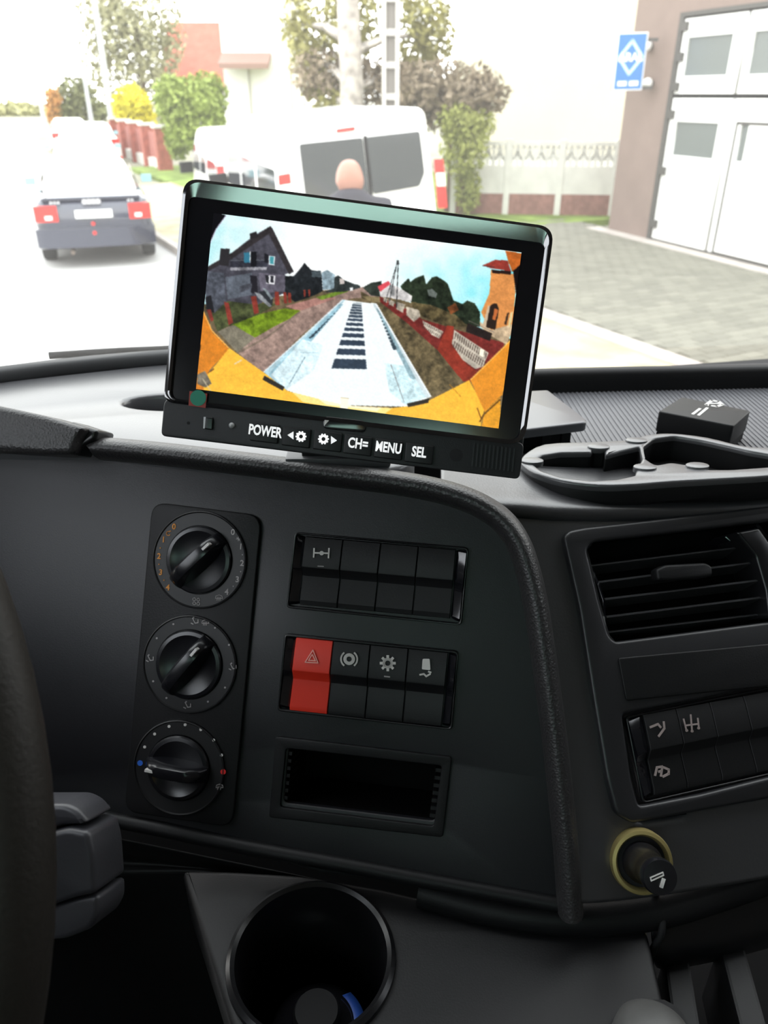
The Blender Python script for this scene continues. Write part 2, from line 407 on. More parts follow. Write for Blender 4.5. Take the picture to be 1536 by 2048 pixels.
# vent surround over a dark strip that stands in for a shaded groove
def vquad(P, off): return VF.pts(P, off)
outer = [(1118, 1066), (1128, 1050), (1165, 1044), (1336, 1024), (1960, 946), (2060, 1490), (1560, 1602), (1300, 1650), (1256, 1658), (1222, 1634), (1205, 1560), (1178, 1400), (1150, 1220)]
inner = [(1126, 1076), (1136, 1062), (1170, 1055), (1336, 1036), (1955, 960), (2050, 1480), (1560, 1592), (1300, 1640), (1262, 1646), (1230, 1626), (1212, 1556), (1186, 1400), (1158, 1220)]
dpart('groove_shade', prism([vquad(outer, 0), vquad(VOPEN, 0), vquad(BANKO, 0)], .0004, .0020, .0003), DARK, VF.M, 40)
dpart('vent_surround', prism([roundp(vquad(inner, .006), .003, 3), roundp(vquad(VOPEN, .006), .003, 3), roundp(vquad(BANKO, .006), .003, 3)], .001, .0075, .0022), SURR, VF.M, 40, label='black surround of the vent and lower switches')
for k, q in enumerate(([(1236, 1316), (1536, 1288), (1700, 1268), (1712, 1340), (1536, 1372), (1252, 1402)],)):
    dpart('blank_panel', prism(roundp(vquad(q, .008), .002, 3), .006, .0088, .0008), PLASTIC, VF.M, 40)

# console below
CZ = EYE.z-.452
def cz(P): return [tuple(atz(x, y, CZ).xy) for x, y in P]
hc2 = atz(623, 1918, CZ); HR = .0445
edgeP = [(362, 1738), (470, 1740), (600, 1748), (760, 1774), (900, 1806), (1040, 1832), (1150, 1840), (1290, 1842), (1300, 1880), (1325, 1990), (1345, 2090), (1360, 2200), (900, 2260), (520, 2260), (470, 2080), (430, 1950), (392, 1830)]
hole = [(hc2.x+(HR+.001)*math.cos(a), hc2.y+(HR+.001)*math.sin(a)) for a in np.linspace(0, 2*math.pi, 56, endpoint=False)]
dpart('console_top', prism([roundp(cz(edgeP), .006), hole], CZ-.05, CZ, .004), PLASTIC, smooth=45, label='grained console top with cup hole')
dpart('cup_rim', lathe([(HR-.0015, CZ-.09), (HR-.0005, CZ-.002), (HR+.0005, CZ+.0035), (HR+.003, CZ+.005), (HR+.0055, CZ+.003), (HR+.006, CZ-.001), (HR+.0005, CZ-.003), (HR+.0005, CZ-.088)], 64, hc2.x, hc2.y), SATIN, None, 40, label='thin raised rim of the cup holder')
dpart('cup_floor', lathe([(.001, CZ-.092), (HR, CZ-.092), (HR, CZ-.088), (.001, CZ-.088)], 48, hc2.x, hc2.y), DARK)
pp = [atz(x, y, CZ+.006) for x, y in [(840, 1782), (1000, 1822), (1150, 1838), (1290, 1828), (1400, 1800), (1540, 1752), (1700, 1690)]]
dpart('console_back_ledge', MB().tube(bez(pp, 5), .010, 12).mesh(), PLASTIC, None, 60)
rows = [[atz(x, y, CZ+.004) for x, y in [(1290, 1835), (1400, 1808), (1540, 1762), (1700, 1700)]],
        [atz(x, y, CZ-.008) for x, y in [(1296, 1880), (1410, 1858), (1550, 1815), (1720, 1750)]],
        [atz(x, y, CZ-.020) for x, y in [(1302, 1925), (1420, 1905), (1560, 1868), (1730, 1810)]],
        [atz(x, y, CZ-.05) for x, y in [(1306, 1940), (1424, 1920), (1566, 1884), (1740, 1830)]]]
add_mods(dpart('storage_apron', patch(rows), SATIN), 2, .003)
for a, b in (((1352, 1908), (1384, 2120)), ((1462, 1884), (1520, 2100))):
    A = atz(*a, CZ-.03); B = atz(*b, CZ-.03)
    m = MB(); d = Vector((.008, 0, 0))
    m.rings([[A-d, A+d, A+d+Vector((0, 0, -.06)), A-d+Vector((0, 0, -.06))], [B-d, B+d, B+d+Vector((0, 0, -.06)), B-d+Vector((0, 0, -.06))]])
    o = dpart('storage_divider', bevel_mesh(m.mesh(), .002), PLASTIC)
A = [atz(x, y, CZ-.1) for x, y in [(1280, 1880), (1640, 1800), (1700, 2200), (1340, 2200)]]
dpart('storage_floor', pydata(A, [(0, 1, 2, 3)]), DARK); add_mods(bpy.data.objects['storage_floor'], 0, .004)

# recessed tray on the passenger side with a raised back lip
P = [(.06, .53), (.16, .53), (.40, .56), (.80, .60), (1.2, .60), (1.2, .79), (.75, .79), (.38, .758), (.145, .735), (.06, .72)]
dpart('tray_floor', MB().poly(P, TZ-.003, TZ).mesh(), mat('ribbed_mat', (.10, .10, .11), .45, .5), label='grey ribbed mat in the passenger tray')
rib = MB()
for k in range(150):                   # fine ribs running back to front
    x = .085+k*.0045
    rib.box(x, x+.0020, .54+max(0, (x-.16)*.12), .730+min(max((x-.145)*.08, -.01), .05), TZ-.001, TZ+.0008)
o = dpart('mat_ribs', rib.mesh(), MATS['ribbed_mat']); o['kind'] = 'stuff'
lip = bez([Vector(p) for p in [(.05, .712, 0), (.145, .724, 0), (.25, .732, 0), (.38, .740, 0), (.75, .772, 0), (1.2, .77, 0)]], 6)
lsec = [(-.002, -.01), (-.001, .010), (.0, .017), (.003, .021), (.009, .022), (.016, .020), (.018, -.01)]
dpart('tray_back_lip', MB().rings([[Vector((q.x, q.y+a, TZ+b)) for a, b in lsec] for q in lip]).mesh(), PLASTIC, None, 50)

# ------------------------------------------------------------------ climate control block
Z1 = lambda x, y: (240+x/3.0125, 980+y/3.0125)
Z2 = lambda x, y: (540+x/3.2, 1040+y/3.2)
PLATE = [(308, 1004), (526, 1031), (468, 1652), (252, 1620)]
c = PF.loc(388, 1325)
CF = Frame(PF.w(*c, -.006), PF.x, PF.y)
cl = empty('climate_control', CF.M, 'upright black climate control plate with three round dials', 'control panel')
link('plate', prism(roundp(CF.pts(PLATE), .010, 6), 0, .0032, .0010), PLASTIC, cl, smooth=40)
def sym(parent, F, strokes, wd, m, off, polys=(), name='symbol', th=.0002):
    b = MB()
    for s in strokes: b.stroke(F.pts(s, off), wd, off, off+th)
    for s in polys: b.poly(F.pts(s, off), off, off+th)
    return b.build(name, m, parent)
def circ(cx, cy, r, n=16, a0=0, a1=360): return [(cx+r*math.cos(R(a0+(a1-a0)*k/n)), cy+r*math.sin(R(a0+(a1-a0)*k/n))) for k in range(n+1)]
def glyph(parent, F, s, px, py, size, m, off, rot=0, sx=1.0, name='numeral', fat=0.0):
    a, b = F.loc(px, py, off)
    return link(name, textmesh(s, size, .0002, sx=sx, fat=fat), m, parent, Matrix.Translation((a, b, off)) @ Matrix.Rotation(rot, 4, 'Z'))
def person_icon(x, y, k=1.0): return [[(x-4*k, y-6*k), (x-2*k, y-2*k), (x+1*k, y+4*k), (x+7*k, y+3*k), (x+7*k, y-3*k)], [(x-7*k, y+4*k), (x-3*k, y+6*k)]], [circ(x-2*k, y-7*k, 1.6*k, 8)[:-1]]
def defrost_icon(x, y, k=1.0): return [[(x-7*k, y+1*k), (x-6*k, y-4*k), (x, y-6*k), (x+6*k, y-4*k), (x+7*k, y+1*k), (x-7*k, y+1*k)], [(x-3*k, y-2*k), (x-4*k, y+5*k)], [(x, y-2*k), (x-1*k, y+5*k)], [(x+3*k, y-2*k), (x+2*k, y+5*k)]], []
ZR0 = .0032
def dial(cx, cy, rr, kr, ang, ind):
    a, b = CF.loc(cx, cy); tt = Vector((0, CP, -SP)).dot(CF.w(a, b)-EYE); rad = rr*tt/FPX; k = kr*tt/FPX
    d = empty_part('dial', cl, (a, b, 0))
    link('dial_ring', lathe([(k+.0004, ZR0-.001), (k+.0006, ZR0+.0014), (rad-.0016, ZR0+.0014), (rad-.0009, ZR0+.0022), (rad-.0003, ZR0+.0018), (rad, ZR0-.001)], 64), DIAL, d, smooth=30)
    kb = link('knob', lathe([(k, ZR0-.001), (k, ZR0+.0030), (k-.0008, ZR0+.0040), (k-.003, ZR0+.0044), (k*.6, ZR0+.0020), (.001, ZR0+.0012)], 64), KNOB, d, smooth=30)
    # grip bar across the knob, rounded along its length
    L = []; n = 14
    for i in range(n+1):
        u = -1+2*i/n; x = u*k*.985; h = .0160*max(.12, (1-abs(u)**3.2))**.5+.001; wd = .0062*(1-.18*u*u)
        L.append([Vector((x, -wd*1.25, ZR0)), Vector((x, -wd*.95, ZR0+h*.6)), Vector((x, -wd*.55, ZR0+h*.95)), Vector((x, 0, ZR0+h)), Vector((x, wd*.5, ZR0+h*.97)), Vector((x, wd*.75, ZR0+h*.85)), Vector((x, wd*.9, ZR0+h*.4)), Vector((x, wd*1.0, ZR0))])
    MB().rings(L).build('grip', KNOB, d, Matrix.Rotation(R(ang), 4, 'Z'), 40)
    x0 = k*(.50 if ind > 0 else -.80); hh = .0160 if ind > 0 else .0140
    MB().box(x0, x0+k*.26, -.0011, .0005, ZR0+hh-.003, ZR0+hh+.0016).build('indicator', WHITEP, d, Matrix.Rotation(R(ang), 4, 'Z'))
    return d
def empty_part(name, parent, loc):
    o = bpy.data.objects.new(name, None); COL.objects.link(o); o.parent = parent; o.location = loc; o.empty_display_size = .01; return o
D1 = dial(404, 1119, 98, 67, 47, 1); D2 = dial(384, 1326, 98, 68, 54, 1); D3 = dial(363, 1531, 95, 64, -3, -1)
TO = ZR0+.0017
for s, x, y in (('0', 325, 222), ('1', 262, 300), ('2', 235, 400), ('3', 245, 497), ('4', 288, 588)):
    glyph(cl, CF, s, *Z1(x, y), .0052, ORANGEP, TO, fat=.00012)
for s, x, y in (('0', 680, 255), ('1', 728, 342), ('2', 735, 442), ('3', 707, 540), ('4', 643, 615)):
    glyph(cl, CF, s, *Z1(x, y), .0052, GREYP, TO, fat=.00012)
def dots(L, m, r, F=CF):
    for x, y in L: sym(cl, F, [], 0, m, TO, [circ(*Z1(x, y), r, 10)[:-1]], 'dot')
dots([(243, 350), (235, 448), (265, 543)], ORANGEP, 1.3); dots([(738, 390), (728, 492), (683, 580)], GREYP, 1.3)
dots([(322, 808), (222, 893), (200, 1152), (280, 1253), (573, 830), (657, 933), (633, 1190), (530, 1275)], GREYP, 2.0)
dots([(149, 1548), (209, 1470), (296, 1424), (393, 1414), (487, 1443), (565, 1507), (612, 1597)], WHITEP, 3.0)
dots([(121, 1645)], BLUEP, 5.6); dots([(622, 1698)], REDP, 5.6)
x, y = Z1(292, 262); sym(cl, CF, [circ(x, y, 4, 8, 40, 300), [(x+1, y-4), (x+5, y-5)]], .0005, ORANGEP, TO)
x, y = Z1(713, 295); sym(cl, CF, [[(x-4, y), (x+4, y)], [(x, y-4), (x, y+4)], [(x-3, y-3), (x+3, y+3)]], .0004, GREYP, TO)
x, y = Z1(460, 670); sym(cl, CF, [circ(x-4, y-4, 3, 8), circ(x+4, y-3, 3, 8), circ(x-4, y+4, 3, 8), circ(x+4, y+5, 3, 8)], .0005, GREYP, TO)
for q in ((597, 650), (515, 800), (600, 1790)):
    s, p = defrost_icon(*Z1(*q)); sym(cl, CF, s, .0004, GREYP, TO, p)
for q in ((450, 790), (180, 1015), (678, 1065), (405, 1297)):
    s, p = person_icon(*Z1(*q)); sym(cl, CF, s, .0006, GREYP, TO, p)

# ------------------------------------------------------------------ switch banks
def lerp2(a, b, f): return (a[0]+(b[0]-a[0])*f, a[1]+(b[1]-a[1])*f)
def rocker(parent, F, tl, tr, br, bl, m, name='switch', drop=.0):
    """one rocker: proud upper half, a crease that faces down, lower half"""
    A, B, C, D = F.pts([tl, tr, br, bl], .002)
    prof = [(0, .0005), (.012, .0030), (.10, .0042), (.42, .0062), (.44, .0060), (.56, .0016), (.575, .0014), (.92, .0040), (.985, .0032), (1, .0005)]
    V = []; F_ = []; g = .00022
    ux = (Vector(B)-Vector(A)).normalized()*g
    for f, z in prof:
        a = Vector(lerp2(A, D, f))+ux; b = Vector(lerp2(B, C, f))-ux; e = ux*1.6
        V += [(a.x, a.y, -.004), (a.x, a.y, z-.0005), (a.x+e.x, a.y+e.y, z), (b.x-e.x, b.y-e.y, z), (b.x, b.y, z-.0005), (b.x, b.y, -.004)]
    n = len(prof)
    for i in range(n-1):
        for j in range(5): F_.append((i*6+j, i*6+j+1, (i+1)*6+j+1, (i+1)*6+j))
    F_.append(tuple(range(6))); F_.append(tuple((n-1)*6+j for j in range(6)))
    return link(name, fixn(pydata(V, F_)), m, parent, None, 25)
def cheek(parent, F, tl, tr, br, bl, m):
    """glossy hollow end cheek with the same crease"""
    A, B, C, D = F.pts([tl, tr, br, bl], .002)
    V = []; F_ = []
    prof = [(0, .0006), (.03, .0030), (.44, .0056), (.47, .0050), (.55, .0020), (.60, .0018), (.95, .0036), (1, .0005)]
    for f, z in prof:
        a = lerp2(A, D, f); b = lerp2(B, C, f)
        for k, s in ((0, -.004), (.02, z+.0016), (.25, z+.0009), (.6, z-.0003), (1, z-.0016)):
            q = lerp2(a, b, k); V.append((q[0], q[1], s))
    n = len(prof)
    for i in range(n-1):
        for j in range(4): F_.append((i*5+j, i*5+j+1, (i+1)*5+j+1, (i+1)*5+j))
    return link('end_cheek', fixn(pydata(V, F_)), m, parent, None, 50)
def bank(F, quad, top, bot, ytop, ybot, label, mats, inset=4):
    """quad: outer corners in the photo; top/bot: divider x positions"""
    ctr = F.loc(sum(q[0] for q in quad)/4, sum(q[1] for q in quad)/4)
    G = Frame(F.w(*ctr, F is PF and -.006 or .001), F.x, F.y)
    e = empty('switch_bank', G.M, label, 'switch panel', 'rocker switch banks on the dashboard')
    q = quad; i2 = [(q[0][0]+inset*1.2, q[0][1]+inset), (q[1][0]-inset, q[1][1]+inset*1.2), (q[2][0]-inset*1.2, q[2][1]-inset), (q[3][0]+inset, q[3][1]-inset*1.2)]
    link('frame', prism([roundp(G.pts(quad), .0030, 4), roundp(G.pts(i2), .0020, 4)], -.001, .0034, .0007), SATIN, e, smooth=40)
    link('backplate', prism(roundp(G.pts(i2), .0015, 3), -.0035, -.0012, .0), DARK, e)
    n = len(top)-1; sw = []
    for k in range(n):
        sw.append(rocker(e, G, (top[k], ytop(top[k])), (top[k+1], ytop(top[k+1])), (bot[k+1], ybot(bot[k+1])), (bot[k], ybot(bot[k])), mats[k]))
    cheek(e, G, (i2[0][0]+.5, i2[0][1]+2), (top[0]-1, ytop(top[0])), (bot[0]-1, ybot(bot[0])), (i2[3][0]+.5, i2[3][1]-2), GLOSSB)
    cheek(e, G, (i2[1][0]-.5, i2[1][1]+2), (top[-1]+1, ytop(top[-1])), (bot[-1]+1, ybot(bot[-1])), (i2[2][0]-.5, i2[2][1]-2), GLOSSB)
    return e, G, sw
X2 = lambda L: [540+x/3.2 for x in L]
b1, G1, s1 = bank(PF, [(591, 1064), (938, 1095), (924, 1250), (575, 1215)], X2((226, 470, 712, 952, 1193)), X2((190, 432, 672, 912, 1153)),
    lambda x: 1072+(x-610)*.089, lambda x: 1210+(x-600)*.092, 'upper switch bank with one axle switch beside three blank rockers', [BUTTON]*4)
b2, G2, s2 = bank(PF, [(571, 1266), (918, 1301), (905, 1458), (557, 1420)], X2((168, 408, 645, 888, 1143)), X2((125, 370, 610, 850, 1098)),
    lambda x: 1273+(x-592)*.101, lambda x: 1421+(x-579)*.107, 'middle switch bank with the bright red hazard switch', [HAZARD, BUTTON, BUTTON, BUTTON])
s2[0]['label'] = 'bright red hazard warning switch'
def on(F, P): return [Z2(*p) for p in P]
IO = .0062
def isym(sw, G, strokes, wd, m, polys=()):
    return sym(sw, G, [on(G, s) for s in strokes], wd, m, IO-.0003, [on(G, p) for p in polys], th=.0004)
isym(s1[0], G1, [[(283, 182), (280, 238)], [(378, 182), (375, 242)], [(283, 210), (378, 213)]], .0009, WHITEP, [circ(331, 212, 14, 12)[:-1]])
isym(s1[0], G1, [], 0, GREYP, [[(305, 292), (345, 294), (345, 300), (305, 298)]])
isym(s2[0], G2, [[(275, 832), (225, 910), (308, 914), (275, 832)], [(271, 860), (248, 898), (292, 900), (271, 860)]], .0006, mat('pale_red_print', (.75, .35, .3), .6, .3))
isym(s2[1], G2, [circ(507, 890, 32, 20), circ(507, 890, 22, 16), circ(507, 890, 52, 10, 130, 230), circ(507, 890, 52, 10, -50, 50)], .0010, WHITEP)
isym(s2[2], G2, [circ(754, 916, 26, 12)]+[[(754+24*math.cos(R(a)), 916+24*math.sin(R(a))), (754+46*math.cos(R(a)), 916+46*math.sin(R(a)))] for a in range(0, 360, 45)], .0016, WHITEP)
isym(s2[2], G2, [], 0, GREYP, [[(730, 996), (768, 1000), (768, 1008), (730, 1004)]])
isym(s2[3], G2, [[(960, 990), (985, 985), (1000, 1000), (1025, 985)], [(1015, 970), (1030, 975)]], .0010, WHITEP, [roundp([(977, 888), (1022, 888), (1027, 960), (972, 955)], 8, 3)])
# lower right bank on the vent face
tx = [1284, 1350, 1417, 1484, 1551, 1618, 1685]; bx = [1306, 1373, 1442, 1511, 1580, 1650, 1720]
b3, G3, s3 = bank(VF, [(1246, 1432), (1708, 1338), (1744, 1502), (1280, 1606)], tx, bx, lambda x: 1428-(x-1284)*.185, lambda x: 1592-(x-1306)*.215,
    'dim switch bank below the air vent with gear symbols', [BUTTON]*6)
Z4 = lambda x, y: (1100+x/3.523, 1380+y/3.523)
def i3(sw, strokes, wd, polys=()): sym(sw, G3, [[Z4(*p) for p in s] for s in strokes], wd, mat('dim_print', (.32, .26, .25), .6, .3), IO-.0003, [[Z4(*p) for p in s] for s in polys], th=.0004)
i3(s3[0], [[(705, 262), (760, 240), (778, 262)], [(800, 225), (805, 270), (765, 325)]], .0013)
i3(s3[1], [[(940, 205), (962, 290)], [(990, 175), (1000, 295)], [(1040, 200), (1048, 270)], [(950, 250), (1045, 238)]], .0010, [circ(962, 285, 10, 8)[:-1], circ(1000, 290, 10, 8)[:-1], circ(1046, 268, 10, 8)[:-1]])
i3(s3[0], [[(740, 600), (752, 545), (790, 540), (780, 605)], [(800, 545), (835, 560), (835, 590), (795, 610)], [(765, 575), (785, 570)]], .0014)

# ------------------------------------------------------------------ storage slot with toothed sides
ST = [(553, 1471), (904, 1512), (886, 1672), (540, 1632)]
c = PF.loc(722, 1570); SF = Frame(PF.w(*c, -.006), PF.x, PF.y)
st = empty('storage_slot', SF.M, 'empty black storage slot below the hazard switch', 'storage slot')
iq = SF.pts(TRAY)
link('slot_frame', prism([roundp(SF.pts(ST), .002, 3), roundp(iq, .002, 3)], -.001, .0026, .0006), PLASTIC, st, smooth=40)
m = MB(); A = [Vector(p) for p in iq]
for i in range(4):
    a, b = A[i], A[(i+1) % 4]
    d = (b-a).normalized(); n = Vector((-d.y, d.x))*.001
    m.add([(a.x, a.y, 0), (b.x, b.y, 0), (b.x, b.y, -.06), (a.x, a.y, -.06), (a.x+n.x, a.y+n.y, 0), (b.x+n.x, b.y+n.y, 0), (b.x+n.x, b.y+n.y, -.06), (a.x+n.x, a.y+n.y, -.06)], [(0,1,2,3),(7,6,5,4),(0,4,5,1),(1,5,6,2),(2,6,7,3),(3,7,4,0)])
m.poly([tuple(p) for p in iq], -.062, -.060)
m.build('slot_liner', VOID, st)
for s in range(2):
    for k in range(7):
        f0 = .08+k*.125; a, b = (A[0], A[3]) if s == 0 else (A[1], A[2])
        p = a.lerp(b, f0); q = a.lerp(b, f0+.06); dx = .0035 if s == 0 else -.0035
        MB().poly([(p.x-dx*.3, p.y), (p.x+dx, p.y), (q.x+dx, q.y), (q.x-dx*.3, q.y)], -.02, -.0008).build('tooth', PLASTIC, st)

# ------------------------------------------------------------------ air vents
def wall_of(P, z0, z1, th=.0015):
    b = MB(); n = len(P); c = Vector((sum(p[0] for p in P)/n, sum(p[1] for p in P)/n))
    O = [Vector(p)+(Vector(p)-c).normalized()*th for p in P]
    V = []
    for i in range(n): V += [(P[i][0], P[i][1], z0), (P[i][0], P[i][1], z1), (O[i].x, O[i].y, z1), (O[i].x, O[i].y, z0)]
    F_ = []
    for i in range(n):
        j = (i+1) % n
        for k in range(4): F_.append((i*4+k, i*4+(k+1) % 4, j*4+(k+1) % 4, j*4+k))
    return b.add(V, F_)
Z3 = lambda x, y: (1080+x/3.368, 1000+y/3.368)
def vent(slats, left, right, tab, label, back):
    c = VF.loc((left[0][0]+right[0][0])/2, 1165); G = Frame(VF.w(*c, 0), VF.x, VF.y)
    e = empty('air_vent', G.M, label, 'air vent', 'air vents on the passenger side')
    wall_of(G.pts(back), -.034, .0005, .002).add([(*q, -.033) for q in G.pts(back)], [(0, 1, 2, 3)]).build('vent_box', VOID, e)
    for k, (p, q) in enumerate(slats):
        bow = (-.004, .001, .003, .002, -.003)[k]
        a = Vector(G.loc(*p)); b = Vector(G.loc(*q)); th = .0009
        V = []
        for P_, in ((a,), (b,)):
            for z, t in ((bow, .5), (bow-.0015, 1), (bow-.018, 1.0), (bow-.02, .4)):
                V += [(P_.x, P_.y+th*t-(.004 if z < bow-.01 else 0), z), (P_.x, P_.y-th*t-(.004 if z < bow-.01 else 0), z)]
        order = [0, 2, 4, 6, 7, 5, 3, 1]
        MB().rings([[V[i] for i in order], [V[8+i] for i in order]]).build('slat', mat('slat_plastic', (.035, .035, .038), .35, .6), e)
    for line, sgn in ((left, 1), (right, -1)):
        P_ = [Vector((*G.loc(*p), 0)) for p in line]; n = len(P_)
        L = []
        for i, p in enumerate(P_):
            f = i/(n-1); bow = .006*math.sin(math.pi*f)-.006
            L.append([p+Vector((-.0022*sgn, 0, bow-.022)), p+Vector((-.0022*sgn, 0, bow+.0015)), p+Vector((-.0004*sgn, 0, bow+.003)), p+Vector((.0018*sgn, 0, bow+.0015)), p+Vector((.0018*sgn, 0, bow-.022))])
        MB().rings(L).build('vent_cheek', GLOSSB, e, None, 50)
    if tab:
        q = G.pts([Z3(770, 470), Z3(830, 440), Z3(1100, 425), Z3(1145, 450), Z3(1150, 510), Z3(1100, 528), Z3(860, 545), Z3(780, 545)], .006)
        link('thumb_tab', prism(roundp(q, .002, 3), .000, .009, .002), PLASTIC, e, smooth=40)
    return e
SL = [((340, 440), (1360, 315)), ((390, 555), (1420, 425)), ((425, 672), (1460, 545)), ((440, 790), (1480, 660)), ((450, 892), (1492, 770))]
SL = [(Z3(*a), Z3(*b)) for a, b in SL]
bk = [(1164, 1082), (1545, 1036), (1558, 1246), (1216, 1296)]
vent(SL, [Z3(300, 330), Z3(330, 440), Z3(375, 560), Z3(415, 680), Z3(432, 790), Z3(455, 900)], [Z3(1290, 240), Z3(1380, 330), Z3(1440, 430), Z3(1476, 545), Z3(1495, 660), Z3(1505, 790)], True, 'round-cornered air vent with five slats and a thumb tab', bk)
SL2 = [((a[0]+385, a[1]-46-k), (b[0]+385, b[1]-46-k)) for k, (a, b) in enumerate(SL)]
vent(SL2, [(1524, 1045), (1540, 1080), (1552, 1115), (1560, 1150), (1566, 1190), (1570, 1225)], [(x+385, y-48) for x, y in [(1463, 1071), (1490, 1098), (1507, 1128), (1518, 1162), (1524, 1196), (1527, 1234)]], False, 'second air vent cut off by the right edge of the photo', [(x+385, y-46) for x, y in bk])
# bridge between the two vents
q = VF.pts([Z3(1310, 220), Z3(1460, 190), Z3(1560, 330), Z3(1640, 560), Z3(1660, 780), Z3(1530, 800), Z3(1510, 620), Z3(1440, 380)], .006)
dpart('vent_bridge', prism(roundp(q, .002, 3), -.02, .0085, .002), SATIN, VF.M, 40)

# ------------------------------------------------------------------ lighter plug with its cord
c0 = VF.w(*VF.loc(1281, 1722, .007), .007); c1 = pt(1317, 1752, (c0-EYE).length/ray(1281, 1722).length-.030)
ax = (c1-c0).normalized(); lu = ax.cross(Vector((0, 0, 1))).normalized()*-1
LF = Frame(c0, lu, ax.cross(lu))
if LF.z.dot(ax) < 0: LF = Frame(c0, lu*-1, ax.cross(lu*-1))
lt = empty('lighter_plug', LF.M, 'black cigarette lighter plug in a brass ring socket', 'lighter')
k = .5/FPX
link('socket_ring', lathe([(45*k, -.004), (46*k, .003), (50*k, .0045), (56*k, .0040), (58*k, .002), (58*k, -.004)], 48), BRASS, lt, smooth=40)
link('socket_well', lathe([(.001, -.003), (45*k, -.003), (45*k, .001), (.001, .001)], 40), DARK, lt)
kn = link('plug', lathe([(36*k, 0), (36*k, .006), (30*k, .009), (28*k, .020), (30*k, .026), (31*k, .031), (29*k, .0335), (.001, .0342)], 48), KNOB, lt, smooth=40)
G = Frame(LF.w(0, 0, .0345), LF.x, LF.y)
def ls(P): return [(G.loc(*Z4(*p))) for p in P]
b = MB(); b.stroke(ls([(712, 1340), (708, 1322), (795, 1285), (800, 1305), (712, 1345)]), .0006, .0343, .0348); b.stroke(ls([(800, 1335), (785, 1385)]), .0020, .0343, .0348); b.poly(ls(circ(785, 1382, 13, 8)[:-1]), .0343, .0348)
b.build('symbol', WHITEP, lt)
cp = [c0+(c1-c0)*.6+Vector((0, 0, -.008))]+[pt(*q) for q in [(1312, 1790, .485), (1324, 1825, .475), (1322, 1870, .47), (1306, 1900, .478), (1300, 1960, .50), (1310, 2060, .55)]]
tag(MB().tube(bez(cp, 6), .0022, 8).build('power_cord', DARK, None, None, 60), 'thin black cord hanging from the lighter plug', 'cord')

# ------------------------------------------------------------------ steering wheel, stalk
WR = .255; SWF0 = Frame(pt(8, 1840, .265), camv(1, 0, -.12), camv(0, 1, .10))
SWF = Frame(SWF0.w(-WR, 0, 0), SWF0.x, SWF0.y)
swh = empty('steering_wheel', SWF.M, 'dark steering wheel rim at the left edge of the photo', 'steering wheel')
LEATH = mat('wheel_leather', (.013, .011, .009), .55, .3, bump=.4, bscale=500)
ring = [(WR*math.cos(a), WR*math.sin(a), 0) for a in np.linspace(2.6, 2.6+2*math.pi, 97)]
MB().tube(ring, .0165, 16, False).build('rim', LEATH, swh, None, 60)
for a in (0, 180, 235, 305):
    d = Vector((math.cos(R(a)), math.sin(R(a)), 0)); s = Vector((-d.y, d.x, 0))
    MB().rings([[d*.05+s*.035+Vector((0, 0, z)) if i == 0 else d*.05-s*.035+Vector((0, 0, z)) for i, z in ((0, -.03), (0, -.015), (1, -.015), (1, -.03))],
                [d*WR*.96+s*.016+Vector((0, 0, z)) if i == 0 else d*WR*.96-s*.016+Vector((0, 0, z)) for i, z in ((0, -.008), (0, .006), (1, .006), (1, -.008))]]).build('spoke', PLASTIC, swh, None, 40)
link('hub', lathe([(.001, -.06), (.05, -.06), (.085, -.03), (.08, -.008), (.05, .0), (.001, .002)], 40), PLASTIC, swh, smooth=50)
KF = Frame(pt(150, 1720, .37), camv(1, -.02, -.25), camv(.0, 1, .05))
stk = empty('control_stalk', KF.M, 'grey column stalk grip just behind the steering wheel', 'stalk')
STK = mat('stalk_plastic', (.035, .035, .040), .38, .4, bump=.1, bscale=700)
def stalk_piece(P, name, z0, z1): link(name, prism(roundp(KF.pts(P), .003, 4), z0, z1, .0028, 3), STK, stk, smooth=50)
stalk_piece([(20, 1604), (140, 1604), (165, 1616), (184, 1640), (172, 1645), (140, 1646), (95, 1657), (20, 1672)], 'tip', -.018, .004)
stalk_piece([(20, 1676), (96, 1662), (150, 1648), (190, 1656), (200, 1700), (205, 1778), (165, 1786), (100, 1808), (20, 1832)], 'grip', -.020, .006)
stalk_piece([(20, 1838), (100, 1813), (166, 1791), (205, 1784), (206, 1822), (190, 1852), (140, 1872), (20, 1880)], 'collar', -.020, .004)
MB().tube([KF.w(-.03, 0, -.012), KF.w(-.15, .0, -.05), KF.w(-.30, -.01, -.10)], [.010, .011, .014], 12).build('arm', STK, stk, KF.M.inverted(), 60)

# ------------------------------------------------------------------ things standing in the tray
Z6 = lambda x, y: (980+x/2.763, 560+y/2.763)
UZ = EYE.z-.224
def uz(P): return [tuple(atz(*Z6(*p), UZ).xy) for p in P]
U = [(170, 1010), (185, 965), (300, 905), (550, 892), (780, 880), (860, 855), (1000, 845), (1200, 868), (1400, 915), (1560, 925), (1750, 950), (1780, 1040), (1560, 1078), (1300, 1095), (1000, 1112), (800, 1128), (600, 1132), (400, 1108), (240, 1058)]
H1 = [(222, 1003), (285, 968), (390, 952), (560, 950), (575, 928), (635, 930), (640, 965), (720, 942), (828, 918), (842, 985), (812, 1040), (800, 1078), (700, 1100), (560, 1108), (400, 1090), (290, 1055)]
H2 = [(858, 985), (850, 915), (905, 874), (1020, 860), (1180, 886), (1350, 924), (1440, 945), (1560, 965), (1640, 1000), (1560, 1030), (1330, 1046), (1195, 1046), (1150, 1022), (1100, 1022), (1000, 1006), (915, 1022)]
uc = atz(1280, 930, UZ)
cu_ = empty('cup_holder_insert', Vector((uc.x, uc.y, TZ)), 'black two-cup holder insert lying on the passenger tray', 'cup holder')
CI = cu_.matrix_world.inverted()
